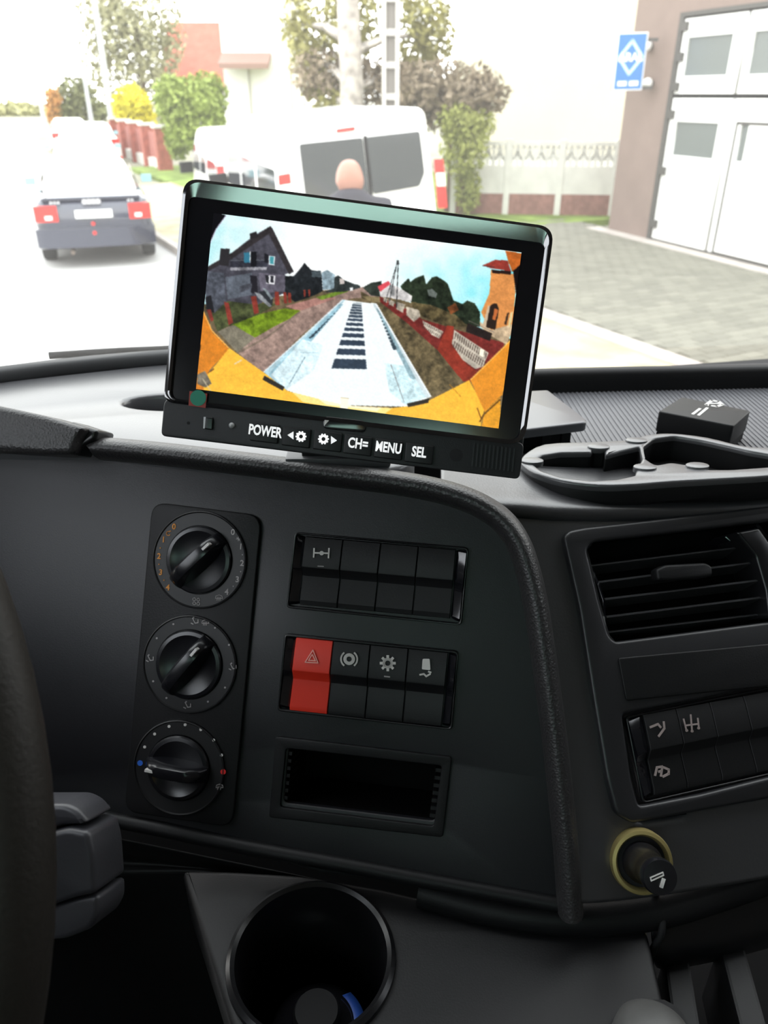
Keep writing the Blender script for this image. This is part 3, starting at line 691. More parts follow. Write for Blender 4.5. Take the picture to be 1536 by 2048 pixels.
bezu = lambda P: [tuple(v) for v in bez([Vector((*p, 0)) for p in P+[P[0]]], 3)[:-1]]
def loop2(P): return [(q[0], q[1]) for q in bezu(uz(P))]
lo, h1, h2 = loop2(U), roundp(uz(H1), .002, 3), roundp(uz(H2), .003, 3)
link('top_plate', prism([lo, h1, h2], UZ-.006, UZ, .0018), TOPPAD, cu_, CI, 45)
for P_ in (h1, h2): wall_of(P_, UZ-.020, UZ-.004).build('cup_well', PLASTIC, cu_, CI, 50)
b = MB(); b.poly(h1, UZ-.022, UZ-.020); b.build('well_floor', DARK, cu_, CI); b = MB(); b.poly(h2, UZ-.022, UZ-.020); b.build('well_floor', DARK, cu_, CI)
n = len(lo); cc = Vector((sum(p[0] for p in lo)/n, sum(p[1] for p in lo)/n))
sk2 = [Vector(p) for p in lo]
L = [[Vector((p.x, p.y, z)) for p in [q+(q-cc).normalized()*d for q in sk2]] for z, d in ((UZ-.003, -.001), (UZ-.006, .0003), (UZ-.011, .0008), (UZ-.014, .001), (UZ-.020, -.006))]
MB().rings(L, False).build('skirt', PLASTIC, cu_, CI, 50)
for q in ((232, 1003), (600, 925), (808, 890), (856, 1038), (1145, 1030)):
    a = atz(*Z6(*q), UZ)
    o = link('grip_tab', prism([(a.x+.008*math.cos(t), a.y+.005*math.sin(t)) for t in np.linspace(0, 2*math.pi, 16, endpoint=False)], UZ-.003, UZ+.0012, .0006), TOPPAD, cu_, CI, 45)
# flat device on feet behind the monitor
bz = TZ+.030
q = [tuple(atz(*Z6(*p), bz).xy) for p in [(60, 620), (320, 606), (535, 772), (530, 786), (60, 842)]]
qc = Vector(q[2]); bx_ = empty('flat_black_device', Vector((qc.x-.03, qc.y+.02, TZ)), 'flat shiny black device on feet beside the monitor', 'device'); BI = bx_.matrix_world.inverted()
link('lid', prism(roundp(q, .003, 3), bz-.008, bz, .0015), mat('device_lid', (.10, .10, .11), .3, .6), bx_, BI, 40)
q2 = [tuple(Vector(p).lerp(Vector(q[0]), .22)) for p in q]
link('base', prism(q2, TZ, bz-.008, .001), DARK, bx_, BI, 40)
for p in [(440, 790), (330, 815)]:
    a = atz(*Z6(*p), bz); MB().box(a.x-.004, a.x+.003, a.y+.003, a.y+.010, TZ, bz-.008).build('foot', PLASTIC, bx_, BI)
# small box with a white symbol
bz2 = TZ+.026
q = [tuple(atz(*Z6(*p), bz2).xy) for p in [(930, 725), (1060, 645), (1440, 722), (1345, 806)]]
bb = empty('small_black_box', Vector((sum(p[0] for p in q)/4, sum(p[1] for p in q)/4, TZ)), 'small black box with a white symbol on its lid in the tray', 'box'); BI = bb.matrix_world.inverted()
link('cover', prism(roundp(q, .002, 3), bz2-.018, bz2, .0012), PLASTIC, bb, BI, 40)
qc = Vector((sum(p[0] for p in q)/4, sum(p[1] for p in q)/4))
link('base', prism([tuple(Vector(p).lerp(qc, .04)) for p in q], TZ, bz2-.018, .0006), DARK, bb, BI, 40)
bmw = MB(); f3 = lambda P: [tuple(atz(*Z6(*p), bz2).xy) for p in P]
bmw.stroke(f3([(1195, 690), (1225, 668), (1262, 672), (1285, 690), (1255, 700), (1215, 695)]), .0028, bz2, bz2+.0003, True)
bmw.stroke(f3([(1120, 742), (1160, 712)]), .0022, bz2, bz2+.0003); bmw.stroke(f3([(1152, 748), (1200, 708)]), .0022, bz2, bz2+.0003)
bmw.stroke(f3([(1215, 684), (1262, 684)]), .0018, bz2, bz2+.0003)
bmw.build('symbol', WHITEP, bb, BI)

# ------------------------------------------------------------------ bottle in the cup holder, gear lever, parking brake lever
bc = Vector((hc2.x+.002, hc2.y-.008, CZ-.088))
bo = empty('drink_bottle', bc, 'dark bottle with a blue printed label standing in the cup holder', 'bottle')
BOT = mat('bottle_black', (.01, .01, .012), .1, .6, ior=1.6)
link('body', lathe([(.001, 0), (.028, 0), (.030, .004), (.030, .022), (.029, .028), (.022, .034), (.013, .038), (.012, .040)], 40), BOT, bo, smooth=45)
link('cap', lathe([(.014, .038), (.0145, .040), (.0145, .047), (.013, .050), (.001, .0505)], 32), DARK, bo, smooth=40)
L = [(.0302*math.cos(a), .0302*math.sin(a)) for a in np.linspace(R(-35), R(50), 14)]
V = [(x, y, .020) for x, y in L]+[(x*.97, y*.97, .0285) for x, y in L]+[(x*.74, y*.74, .0345) for x, y in L]
n = len(L); F_ = [(i, i+1, n+i+1, n+i) for i in range(n-1)]+[(n+i, n+i+1, 2*n+i+1, 2*n+i) for i in range(n-1)]
lb = link('label', pydata([(x*1.01, y*1.01, z) for x, y, z in V], F_), mat('blue_label', (.03, .10, .45), .4, .5), bo, smooth=60); add_mods(lb, 0, .0004, 1)
gk = pt(1302, 2092, .42)
gl = empty('gear_lever', Vector((gk.x+.01, gk.y+.01, CZ)), 'grey ball-topped gear lever at the bottom right edge', 'gear lever'); GI = gl.matrix_world.inverted()
link('knob', lathe([(.010, -.024), (.016, -.018), (.020, -.006), (.0215, .003), (.0195, .011), (.014, .016), (.007, .0183), (.001, .019)], 40), mat('knob_grey', (.075, .074, .072), .5, .4, bump=.2, bscale=400), gl, GI @ Matrix.Translation(gk) @ Matrix.Rotation(R(-12), 4, 'X'), 50)
MB().tube([gk+Vector((0, 0, -.02)), gk+Vector((.006, .006, -.06)), Vector((gk.x+.01, gk.y+.01, CZ+.004))], [.008, .008, .012], 12).build('shaft', DARK, gl, GI, 60)
pk = [pt(860, 2075, .46), pt(930, 2038, .455), pt(1010, 2012, .452), pt(1060, 2010, .455)]
pb = empty('parking_brake_lever', pk[0], 'low grey lever on the console left of the ball-topped lever', 'lever'); PI_ = pb.matrix_world.inverted()
MB().tube(bez(pk, 5), [.010]*6+[.009]*6+[.007]*4, 12).build('handle', PLASTIC, pb, PI_, 60)
MB().rings([[pt(x, y, t) for x, y in [(1050, 2006), (1110, 2020), (1160, 2050), (1120, 2075), (1065, 2060)]] for t in (.455, .475)]).build('pivot_block', DARK, pb, PI_)

# ------------------------------------------------------------------ wipers outside the glass
def wiper(P, z, label):
    W_ = [pt(x, y, t) for x, y, t in P]
    e = empty('wiper', W_[0], label, 'wiper', 'windscreen wipers'); WI = e.matrix_world.inverted()
    MB().tube(bez(W_, 5), .0062, 8).build('arm', SATIN, e, WI, 60)
    off = Vector((.0, .0, .006))
    MB().tube(bez([p+off+Vector((0, .006, .004)) for p in W_[1:]], 5), .003, 6).build('blade_spine', mat('wiper_grey', (.10, .10, .11), .5), e, WI, 60)
    MB().tube(bez([p+off*2.6+Vector((0, .008, .004)) for p in W_[1:]], 5), .0034, 6).build('blade_rubber', DARK, e, WI, 60)
    return e
wiper([(30, 770, .70), (100, 758, .715), (220, 749, .73), (330, 743, .745), (460, 735, .76), (640, 728, .78)], 0, 'black wiper arm outside the windscreen left of the monitor')
e = empty('wiper_jet', pt(215, 753, .69), 'small grey washer jet pipe at the foot of the windscreen', 'washer jet'); WI = e.matrix_world.inverted()
MB().tube(bez([pt(90, 764, .69), pt(150, 757, .69), pt(215, 752, .69)], 5), .002, 8).build('pipe', MATS['wiper_grey'], e, WI, 60)
MB().tube([pt(213, 752, .69), pt(232, 755, .69), pt(246, 754, .69)], [.0028, .005, .0035], 10).build('nozzle', mat('jet_silver', (.55, .55, .56), .35), e, WI, 60)

# ------------------------------------------------------------------ reversing monitor
MF = Frame(pt(712, 660, .43), camv(1, -.127, 0), camv(.11, 1, -.095))
QM = [(372, 360), (1106, 458), (1037, 958), (325, 872)]
def bil(q, s, t):
    a = lerp2(q[0], q[1], s); b = lerp2(q[3], q[2], s); return lerp2(a, b, t)
def mq(s0, t0, s1, t1): return [bil(QM, s0, t0), bil(QM, s1, t0), bil(QM, s1, t1), bil(QM, s0, t1)]
mon = empty('reversing_monitor', MF.M, 'black reversing camera monitor showing a truck bed and street', 'monitor')
MONG = mat('monitor_gloss', (.004, .004, .006), .10, .5, ior=2.5)
MONM = mat('monitor_matt', (.013, .013, .015), .5, .4, bump=.15, bscale=1200)
link('shell', prism(roundp(MF.pts(QM), [.009, .009, .003, .003], 6), -.026, .0008, .0016), MONM, mon, smooth=40)
rO = roundp(MF.pts(mq(0, 0, 1, .868)), [.009, .009, .011, .006], 7)
rI = roundp(MF.pts(mq(.009, .012, .991, .858)), [.0085, .0085, .010, .005], 7)
rC = roundp(MF.pts(mq(.017, .066, .983, .850)), [.004, .004, .006, .004], 7)
V = [(*p, .0008) for p in rO]+[(*p, .0042) for p in rO]+[(*p, .0048) for p in rI]+[(*p, .0030 if abs(p[1]-(rC[0][1]+rC[15][1])/2-(p[0]-(rC[0][0]+rC[15][0])/2)*(rC[15][1]-rC[0][1])/(rC[15][0]-rC[0][0])) < .004 else .0047) for p in rC]+[(*p, .0008) for p in rC]
n = len(rO); F_ = []
for r_ in range(4):
    for i in range(n): F_.append((r_*n+i, r_*n+(i+1) % n, (r_+1)*n+(i+1) % n, (r_+1)*n+i))
link('bezel', fixn(pydata(V, F_)), MONG, mon, None, 25)
link('glass_border', prism(MF.pts(mq(.014, .055, .986, .855)), .0012, .0022, 0), GLOSSB, mon)
link('control_bar', prism(roundp(MF.pts(mq(.0, .855, 1.0, 1.0)), [.004, .004, .003, .003], 4), .0006, .0034, .0008), MONM, mon, smooth=40)

# the picture on the screen: colour worked out point by point
QS = [(427, 426), (1043, 505), (997, 857), (392, 778)]
NX, NY = 540, 320
S, T = np.meshgrid(np.linspace(0, 1, NX), np.linspace(0, 1, NY)); S = S.ravel(); T = T.ravel()
def b4(q): 
    q = np.array(q, float)
    return ((1-S)*(1-T))[:, None]*q[0]+(S*(1-T))[:, None]*q[1]+(S*T)[:, None]*q[2]+((1-S)*T)[:, None]*q[3]
PXY = b4(QS); PX, PY = PXY[:, 0], PXY[:, 1]
LOC = b4(MF.pts(QS, .0026))
def smooth_noise(k):
    g = RNG.random((NY//k+3, NX//k+3)); yi = np.linspace(0, NY/k, NY); xi = np.linspace(0, NX/k, NX)
    y0 = yi.astype(int); x0 = xi.astype(int); fy = (yi-y0)[:, None]; fx = (xi-x0)[None, :]
    a = g[np.ix_(y0, x0)]; b = g[np.ix_(y0, x0+1)]; c = g[np.ix_(y0+1, x0)]; d = g[np.ix_(y0+1, x0+1)]
    return ((a*(1-fx)+b*fx)*(1-fy)+(c*(1-fx)+d*fx)*fy).ravel()-.5
N1, N2, N3 = smooth_noise(2), smooth_noise(5), smooth_noise(14)
NZ = N1*.5+N2*.9+N3*.8
IMG = np.zeros((NX*NY, 3))
def inside(P):
    P = np.array(P, float); x0, y0 = P.min(0); x1, y1 = P.max(0)
    idx = np.nonzero((PX >= x0) & (PX <= x1) & (PY >= y0) & (PY <= y1))[0]
    X, Y = PX[idx], PY[idx]; r = np.zeros(len(idx), bool); n = len(P)
    for i in range(n):
        ax_, ay = P[i]; bx2, by = P[(i+1) % n]
        if ay == by: continue
        c = ((ay > Y) != (by > Y)) & (X < (bx2-ax_)*(Y-ay)/(by-ay)+ax_); r ^= c
    return idx[r]
def fill(P, col, tex=0.0, alpha=1.0):
    i = inside(P)
    c = np.array(col, float)[None, :]*(1+tex*NZ[i])[:, None]
    IMG[i] = IMG[i]*(1-alpha)+c*alpha
def line(P, wd, col, alpha=1.0):
    for a, b in zip(P[:-1], P[1:]):
        a = np.array(a, float); b = np.array(b, float); d = b-a; d /= max(np.hypot(*d), 1e-6); q = np.array([-d[1], d[0]])*wd/2
        fill([a+q, a-q, b-q, b+q], col, 0, alpha)
za = lambda L: [(380+x/4.5176, 420+y/4.5176) for x, y in L]
zb = lambda L: [(700+x/4.2667, 440+y/4.2667) for x, y in L]
z0 = lambda L: [(310+x/1.8963, 340+y/1.8963) for x, y in L]
# sky: white in the middle, cyan towards the sides
f = np.clip((PX-760)/260, 0, 1)**.8*np.clip((PY-470)/80, 0, 1); g = np.clip((600-PX)/190, 0, 1)
cl_ = np.clip(1-.85*np.clip(N3*2.2+.35, 0, 1), 0, 1)
IMG[:] = np.array((250, 253, 252))
IMG += (np.array((120, 228, 238))-IMG)*(f*(.55+.45*cl_))[:, None]
IMG += (np.array((176, 232, 236))-IMG)*(g*(.5+.4*cl_))[:, None]
fill([(380, 610), (560, 590), (690, 574), (760, 586), (850, 612), (960, 655), (1060, 690), (1060, 900), (380, 900)], (104, 90, 66), .4)
fill(za([(1420, 720), (1536, 690), (1700, 690), (1760, 780), (1480, 790), (1380, 810), (1000, 1130), (660, 1480), (430, 1280), (270, 1060), (600, 1000), (1000, 880), (1250, 800)]), (150, 126, 116), .35)
fill(za([(860, 860), (1200, 770), (1330, 790), (990, 905)]), (166, 122, 112), .25)
fill(za([(1140, 780), (1380, 715), (1430, 730), (1190, 805)]), (118, 146, 52), .4)
fill(za([(130, 870), (340, 800), (600, 830), (790, 840), (600, 950), (380, 1030), (250, 1090), (200, 960)]), (66, 72, 44), .6)
fill(za([(380, 1030), (640, 930), (860, 880), (995, 900), (960, 945), (760, 1045), (590, 1145)]), (104, 128, 30), .5)
fill(za([(250, 1090), (400, 1030), (585, 1150), (430, 1285)]), (122, 116, 100), .3)
fill(za([(860, 590), (940, 590), (1000, 520), (1035, 470), (1060, 500), (1095, 535), (1140, 545), (1190, 600), (1200, 725), (1120, 765), (950, 825), (860, 750)]), (30, 33, 36), .6)
fill(za([(1100, 550), (1180, 540), (1195, 600), (1100, 600)]), (70, 80, 85), .5)
fill(za([(1190, 560), (1240, 535), (1310, 580), (1312, 705), (1200, 715)]), (136, 156, 166), .5)
fill(za([(1310, 600), (1340, 585), (1400, 630), (1480, 660), (1536, 675), (1536, 698), (1400, 730), (1200, 738), (1300, 700)]), (52, 58, 58), .5)
fill(za([(1350, 610), (1395, 620), (1395, 660), (1355, 665)]), (200, 190, 185)); fill(za([(1445, 695), (1472, 690), (1472, 722), (1445, 724)]), (236, 240, 240))
# house at the left
fill(za([(160, 505), (270, 475), (360, 400), (560, 240), (725, 145), (935, 545), (860, 575), (860, 740), (600, 850), (340, 812), (220, 925), (138, 800)]), (70, 69, 78), .35)
fill(za([(320, 600), (560, 560), (560, 760), (340, 800)]), (92, 98, 108), .3)
fill(za([(620, 560), (860, 580), (860, 730), (640, 740)]), (96, 92, 104), .3)
fill(za([(140, 540), (310, 560), (325, 810), (220, 920), (140, 790)]), (80, 84, 94), .45)
fill(za([(140, 780), (190, 760), (222, 920), (150, 905)]), (28, 28, 32))
fill(za([(160, 505), (360, 392), (725, 143), (724, 205), (372, 440), (165, 545)]), (48, 44, 46), .3)
fill(za([(725, 143), (745, 165), (937, 550), (895, 575), (716, 220)]), (50, 46, 48), .3)
fill(za([(275, 343), (358, 345), (352, 500), (262, 490)]), (44, 42, 45)); fill(za([(540, 210), (600, 190), (612, 240), (545, 262)]), (40, 38, 40))
fill(za([(362, 440), (702, 445), (700, 530), (370, 540)]), (50, 51, 60), .4); fill(za([(362, 512), (698, 508), (696, 533), (366, 540)]), (140, 140, 146), .5)
line(za([(365, 450), (700, 448)]), 1.2, (110, 115, 120))
fill(za([(488, 380), (540, 378), (540, 470), (488, 470)]), (52, 116, 140)); fill(za([(550, 372), (602, 372), (602, 505), (550, 505)]), (22, 22, 26)); line(za([(544, 370), (544, 470)]), 1.8, (220, 225, 228))
fill(za([(672, 385), (710, 400), (710, 470), (672, 465)]), (30, 30, 36)); fill(za([(712, 405), (768, 412), (765, 495), (712, 488)]), (215, 225, 228)); fill(za([(722, 415), (758, 420), (756, 485), (722, 480)]), (70, 150, 160))
fill(za([(680, 578), (772, 588), (766, 668), (690, 655)]), (225, 225, 228)); fill(za([(680, 582), (712, 584), (712, 655), (690, 648)]), (38, 38, 42)); fill(za([(728, 588), (758, 592), (754, 652), (728, 648)]), (46, 46, 52))
fill(za([(545, 580), (606, 590), (612, 745), (552, 740)]), (34, 32, 38)); fill(za([(450, 680), (560, 650), (560, 700), (450, 740)]), (70, 72, 80), .6)
fill(za([(620, 730), (680, 720), (750, 800), (740, 860)]), (46, 48, 52)); fill(za([(578, 728), (640, 752), (742, 858), (722, 872), (620, 790)]), (138, 142, 146), .4); fill(za([(658, 700), (690, 705), (752, 792), (732, 802)]), (120, 130, 134), .4)
for q in ([(308, 820), (350, 832), (392, 1010), (350, 1032)], [(550, 770), (600, 770), (624, 920), (580, 935)], [(765, 730), (802, 730), (812, 850), (770, 852)], [(845, 735), (872, 735), (877, 835), (850, 835)], [(885, 740), (912, 740), (918, 828), (890, 832)], [(1025, 715), (1046, 712), (1046, 772), (1030, 778)], [(1068, 712), (1088, 708), (1088, 772), (1072, 772)], [(150, 890), (190, 890), (215, 990), (190, 1000)]): fill(za(q), (132, 54, 44), .3)
fill(za([(430, 1275), (700, 1130), (990, 905), (1000, 915), (700, 1150), (445, 1290)]), (120, 105, 92), .3)
# verge and houses at the right
fill(zb([(90, 600), (260, 690), (520, 880), (740, 1100), (965, 1370), (870, 1430), (690, 1490), (190, 700), (100, 660)]), (98, 86, 62), .6)
fill(zb([(110, 570), (180, 530), (270, 515), (270, 645), (180, 635)]), (46, 52, 46), .6)
fill(zb([(100, 640), (260, 650), (270, 690), (190, 700)]), (140, 125, 90), .4)
fill(zb([(430, 560), (500, 490), (515, 525), (560, 490), (630, 465), (650, 545), (700, 485), (740, 475), (800, 510), (835, 540), (870, 640), (885, 680), (960, 710), (1000, 680), (1065, 705), (1110, 780), (1110, 905), (1000, 885), (860, 800), (600, 730), (520, 690)]), (34, 42, 30), .8)
fill(zb([(660, 590), (700, 580), (745, 620), (735, 660), (670, 640)]), (110, 118, 112), .4)
fill(zb([(520, 690), (700, 720), (900, 800), (1010, 900), (840, 905), (560, 790)]), (84, 74, 50), .7); fill(zb([(830, 740), (900, 700), (930, 760), (860, 800)]), (110, 64, 36), .6)
fill(zb([(250, 600), (340, 535), (420, 570), (532, 640), (522, 692), (400, 668), (258, 645)]), (208, 204, 202), .3); fill(zb([(235, 560), (330, 513), (345, 540), (258, 605)]), (204, 74, 84), .2)
fill(zb([(340, 545), (380, 560), (380, 640), (345, 640)]), (150, 150, 150), .3)
fill(zb([(255, 645), (500, 760), (620, 840), (840, 905), (890, 925), (1320, 1040), (1310, 1075), (1040, 1375), (965, 1372), (760, 1115), (500, 880), (258, 692)]), (116, 44, 40), .35)
fill(zb([(830, 890), (890, 900), (870, 1060), (1000, 1230), (1080, 1280), (1040, 1375), (965, 1372), (745, 1100)]), (146, 54, 40), .25)
for q in ([(480, 730), (590, 760), (602, 815), (545, 862), (482, 805)], [(395, 690), (472, 712), (452, 785), (395, 752)], [(330, 668), (382, 690), (372, 732), (330, 712)], [(285, 650), (320, 665), (315, 700), (285, 685)]): fill(zb(q), (176, 166, 150), .5)
for q, k in (([(620, 850), (800, 945), (760, 1002), (700, 975), (630, 895)], 12), ([(890, 930), (1185, 1125), (1135, 1245), (1070, 1265), (960, 1185), (870, 1050)], 16)):
    fill(zb(q), (196, 186, 170), .25)
    (x0_, y0_), (x1_, y1_) = q[0], q[1]; xb, yb = q[-1]; 
    for j in range(1, k):
        u_ = j/k; X_ = x0_+(x1_-x0_)*u_; Y_ = y0_+(y1_-y0_)*u_
        for lo_, hi_ in ((12, 62), (86, 140)):
            if len(q) == 5: lo_, hi_ = lo_*.5, hi_*.45
            s_ = [(X_-lo_*.12, Y_+lo_), (X_-hi_*.2, Y_+hi_)]
            line(zb(s_), 2.0 if len(q) == 6 else 1.4, (70, 56, 50), .85)
fill(zb([(1110, 1090), (1150, 1100), (1140, 1165), (1105, 1145)]), (255, 250, 225))
fill(zb([(1205, 420), (1400, 460), (1412, 620), (1392, 900), (1335, 1045), (1210, 965), (1120, 780), (1190, 620)]), (216, 142, 78), .12)
fill(zb([(1110, 860), (1210, 930), (1390, 880), (1380, 960), (1335, 1055), (1220, 990), (1110, 900)]), (196, 172, 140), .3)
fill(zb([(1130, 385), (1240, 338), (1345, 345), (1375, 435), (1200, 408)]), (152, 58, 48), .2); fill(zb([(1210, 420), (1375, 435), (1375, 462), (1215, 450)]), (40, 26, 22)); line(zb([(1130, 388), (1230, 400)]), 2, (50, 45, 50))
fill(zb([(1190, 735), (1220, 706), (1255, 708), (1272, 760), (1240, 930), (1140, 900)]), (44, 32, 26)); fill(zb([(1235, 745), (1268, 760), (1240, 850), (1215, 840)]), (190, 105, 56)); fill(zb([(1180, 720), (1198, 722), (1160, 910), (1130, 900)]), (205, 180, 150))
fill(zb([(1340, 790), (1360, 780), (1335, 890), (1318, 880)]), (60, 45, 35)); fill(zb([(1370, 785), (1392, 770), (1370, 910), (1348, 900)]), (225, 205, 150))
fill(zb([(1005, 868), (1215, 960), (1195, 1025), (990, 945)]), (38, 30, 28), .4); line(zb([(1010, 850), (1230, 950)]), 1.2, (120, 110, 105))
line(zb([(408, 345), (300, 700)]), 1.3, (60, 60, 62)); line(zb([(405, 345), (330, 725)]), 1.6, (70, 70, 72)); line(zb([(412, 345), (398, 740)]), 1.8, (60, 60, 62)); fill(zb([(400, 340), (418, 340), (420, 375), (396, 375)]), (70, 75, 75))
# truck bed
deck = z0([(712, 489), (838, 503), (1048, 858), (960, 897), (720, 892), (560, 855), (500, 835), (412, 765)])
fill(deck, (240, 247, 248), .02)
fill(z0([(712, 489), (722, 490), (450, 770), (500, 835), (412, 765)]), (176, 208, 218), .2); fill(z0([(700, 505), (715, 505), (470, 790), (430, 772)]), (150, 190, 205), .25)
fill(z0([(560, 640), (640, 660), (600, 760), (500, 830), (440, 775)]), (214, 236, 242), .2); fill(z0([(870, 730), (960, 740), (1040, 855), (950, 890), (890, 840)]), (206, 234, 240), .25)
fill(z0([(826, 505), (838, 503), (1048, 858), (1030, 865)]), (206, 220, 224), .1); fill(z0([(838, 520), (850, 525), (990, 790), (970, 790)]), (150, 180, 190), .3)
line(z0([(712, 489), (412, 765)]), 2.2, (230, 240, 244)); line(z0([(838, 503), (1046, 858)]), 3.0, (240, 246, 248))
for y0_, y1_ in ((715, 752), (676, 699), (643, 663), (617, 632), (596, 608), (577, 588), (561, 570), (548, 556), (536, 543), (526, 532), (517, 522), (508, 513)):
    el = lambda y: 752+(672-752)*(y-500)/245; er = lambda y: 783+(803-783)*(y-500)/250
    fill(z0([(el(y0_), y0_-2), (er(y0_), y0_+1), (er(y1_), y1_+1), (el(y1_), y1_-2)]), (52, 64, 80), .2)
fill(z0([(752, 500), (783, 500), (788, 560), (735, 556)]), (60, 72, 84), .1, .35)
for k in range(11):
    u_ = k/10; sz = 1-u_*.75
    x_, y_ = 590+(700-590)*u_, 630+(520-630)*u_; fill(z0([(x_-8*sz, y_+3*sz), (x_+12*sz, y_-10*sz), (x_+18*sz, y_-6*sz), (x_-2*sz, y_+7*sz)]), (52, 66, 78))
    x_, y_ = 908+(852-908)*u_, 672+(545-672)*u_; fill(z0([(x_-9*sz, y_-5*sz), (x_+5*sz, y_-9*sz), (x_+9*sz, y_+6*sz), (x_-4*sz, y_+7*sz)]), (58, 72, 82))
line(z0([(570, 705), (510, 810)]), 1.2, (90, 110, 120)); line(z0([(895, 735), (945, 880)]), 1.1, (120, 110, 110)); line(z0([(550, 690), (620, 690)]), 1.2, (150, 180, 190), .8); line(z0([(880, 760), (970, 800)]), 1.0, (150, 180, 190), .7)
# yellow bodywork of the truck along the lower rim
fill(z0([(178, 525), (215, 610), (282, 678), (205, 760), (212, 845), (140, 835), (150, 760)]), (214, 128, 34), .12); line(z0([(182, 530), (216, 606), (280, 672)]), 2.5, (244, 176, 84))
fill(z0([(282, 672), (415, 768), (500, 836), (560, 856), (720, 893), (900, 902), (962, 895), (1045, 870), (1192, 794), (1250, 905), (1232, 985), (1310, 990), (700, 930), (190, 860), (180, 800)]), (250, 190, 62), .08)
fill(z0([(520, 842), (720, 893), (900, 902), (860, 935), (560, 880)]), (255, 228, 140), .05); fill(z0([(620, 868), (720, 892), (860, 901), (840, 915), (650, 890)]), (255, 244, 205))
fill(z0([(1196, 794), (1350, 640), (1362, 690), (1318, 850), (1250, 915)]), (226, 144, 44), .1); line(z0([(1196, 794), (1352, 640)]), 2.2, (250, 196, 96))
fill(z0([(1250, 915), (1310, 860), (1312, 990), (1235, 985)]), (224, 154, 42), .15); line(z0([(1310, 868), (1248, 925), (1232, 955)]), 3, (96, 62, 26)); line(z0([(1222, 900), (1238, 945)]), 2, (120, 70, 25))
fill(z0([(160, 775), (190, 760), (215, 810), (190, 825), (160, 810)]), (112, 104, 90), .5); line(z0([(200, 770), (225, 752)]), 2, (110, 70, 30)); line(z0([(180, 790), (212, 840)]), 2.5, (200, 190, 160), .7)
fill(z0([(415, 778), (492, 822), (484, 836), (408, 794)]), (44, 38, 34)); fill(z0([(955, 885), (1042, 864), (1036, 882), (960, 899)]), (48, 40, 34))
line(z0([(1118, 812), (1160, 858)]), 1.4, (190, 130, 40)); line(z0([(300, 735), (330, 718)]), 2, (225, 215, 190))
fill(z0([(704, 862), (735, 866), (731, 906), (702, 902)]), (252, 244, 226)); line(z0([(704, 862), (735, 866)]), .8, (190, 170, 120))
# dark fisheye rim
fill([(420, 420), (452, 431), (432, 458), (418, 490), (411, 560), (400, 700), (380, 700)], (6, 5, 9)); fill(zb([(1325, 260), (1470, 285), (1455, 385), (1385, 440), (1350, 350)]), (188, 98, 38), .2)
fill(zb([(1455, 380), (1500, 300), (1480, 1100), (1420, 640), (1392, 430)]), (16, 10, 10)); line([(452, 431), (432, 458), (418, 490)], 1.6, (200, 190, 215))
I3 = IMG.reshape(NY, NX, 3)
for _ in range(2):
    Pd = np.pad(I3, ((1, 1), (1, 1), (0, 0)), 'edge'); I3 = (Pd[:-2, 1:-1]+Pd[2:, 1:-1]+Pd[1:-1, :-2]+Pd[1:-1, 2:]+2*Pd[1:-1, 1:-1])/6
IMG = np.clip(I3.reshape(-1, 3)*(1+.05*N1[:, None]), 0, 255)/255
LIN = np.where(IMG <= .04045, IMG/12.92, ((IMG+.055)/1.055)**2.4)
idx = np.arange(NX*NY).reshape(NY, NX)
quads = np.stack([idx[:-1, :-1], idx[1:, :-1], idx[1:, 1:], idx[:-1, 1:]], -1).reshape(-1, 4)
me = bpy.data.meshes.new('screen'); me.vertices.add(NX*NY)
me.vertices.foreach_set('co', np.column_stack([LOC, np.full(NX*NY, .0026)]).ravel())
me.loops.add(quads.size); me.loops.foreach_set('vertex_index', quads.ravel())
me.polygons.add(len(quads)); me.polygons.foreach_set('loop_start', np.arange(0, quads.size, 4)); me.polygons.foreach_set('loop_total', np.full(len(quads), 4))
me.update(); me.validate()
ca = me.color_attributes.new('picture', 'FLOAT_COLOR', 'POINT'); ca.data.foreach_set('color', np.column_stack([LIN, np.ones(NX*NY)]).astype(np.float32).ravel())
sm = bpy.data.materials.new('lit_screen'); sm.use_nodes = True; nt = sm.node_tree; bs = nt.nodes['Principled BSDF']
bs.inputs['Base Color'].default_value = (.003, .003, .004, 1); bs.inputs['Roughness'].default_value = .25; bs.inputs['Specular IOR Level'].default_value = .3
at = nt.nodes.new('ShaderNodeAttribute'); at.attribute_name = 'picture'; nt.links.new(at.outputs['Color'], bs.inputs['Emission Color']); bs.inputs['Emission Strength'].default_value = 1.12
so = link('screen', me, sm, mon); so['label'] = 'lit screen with the rear camera view'
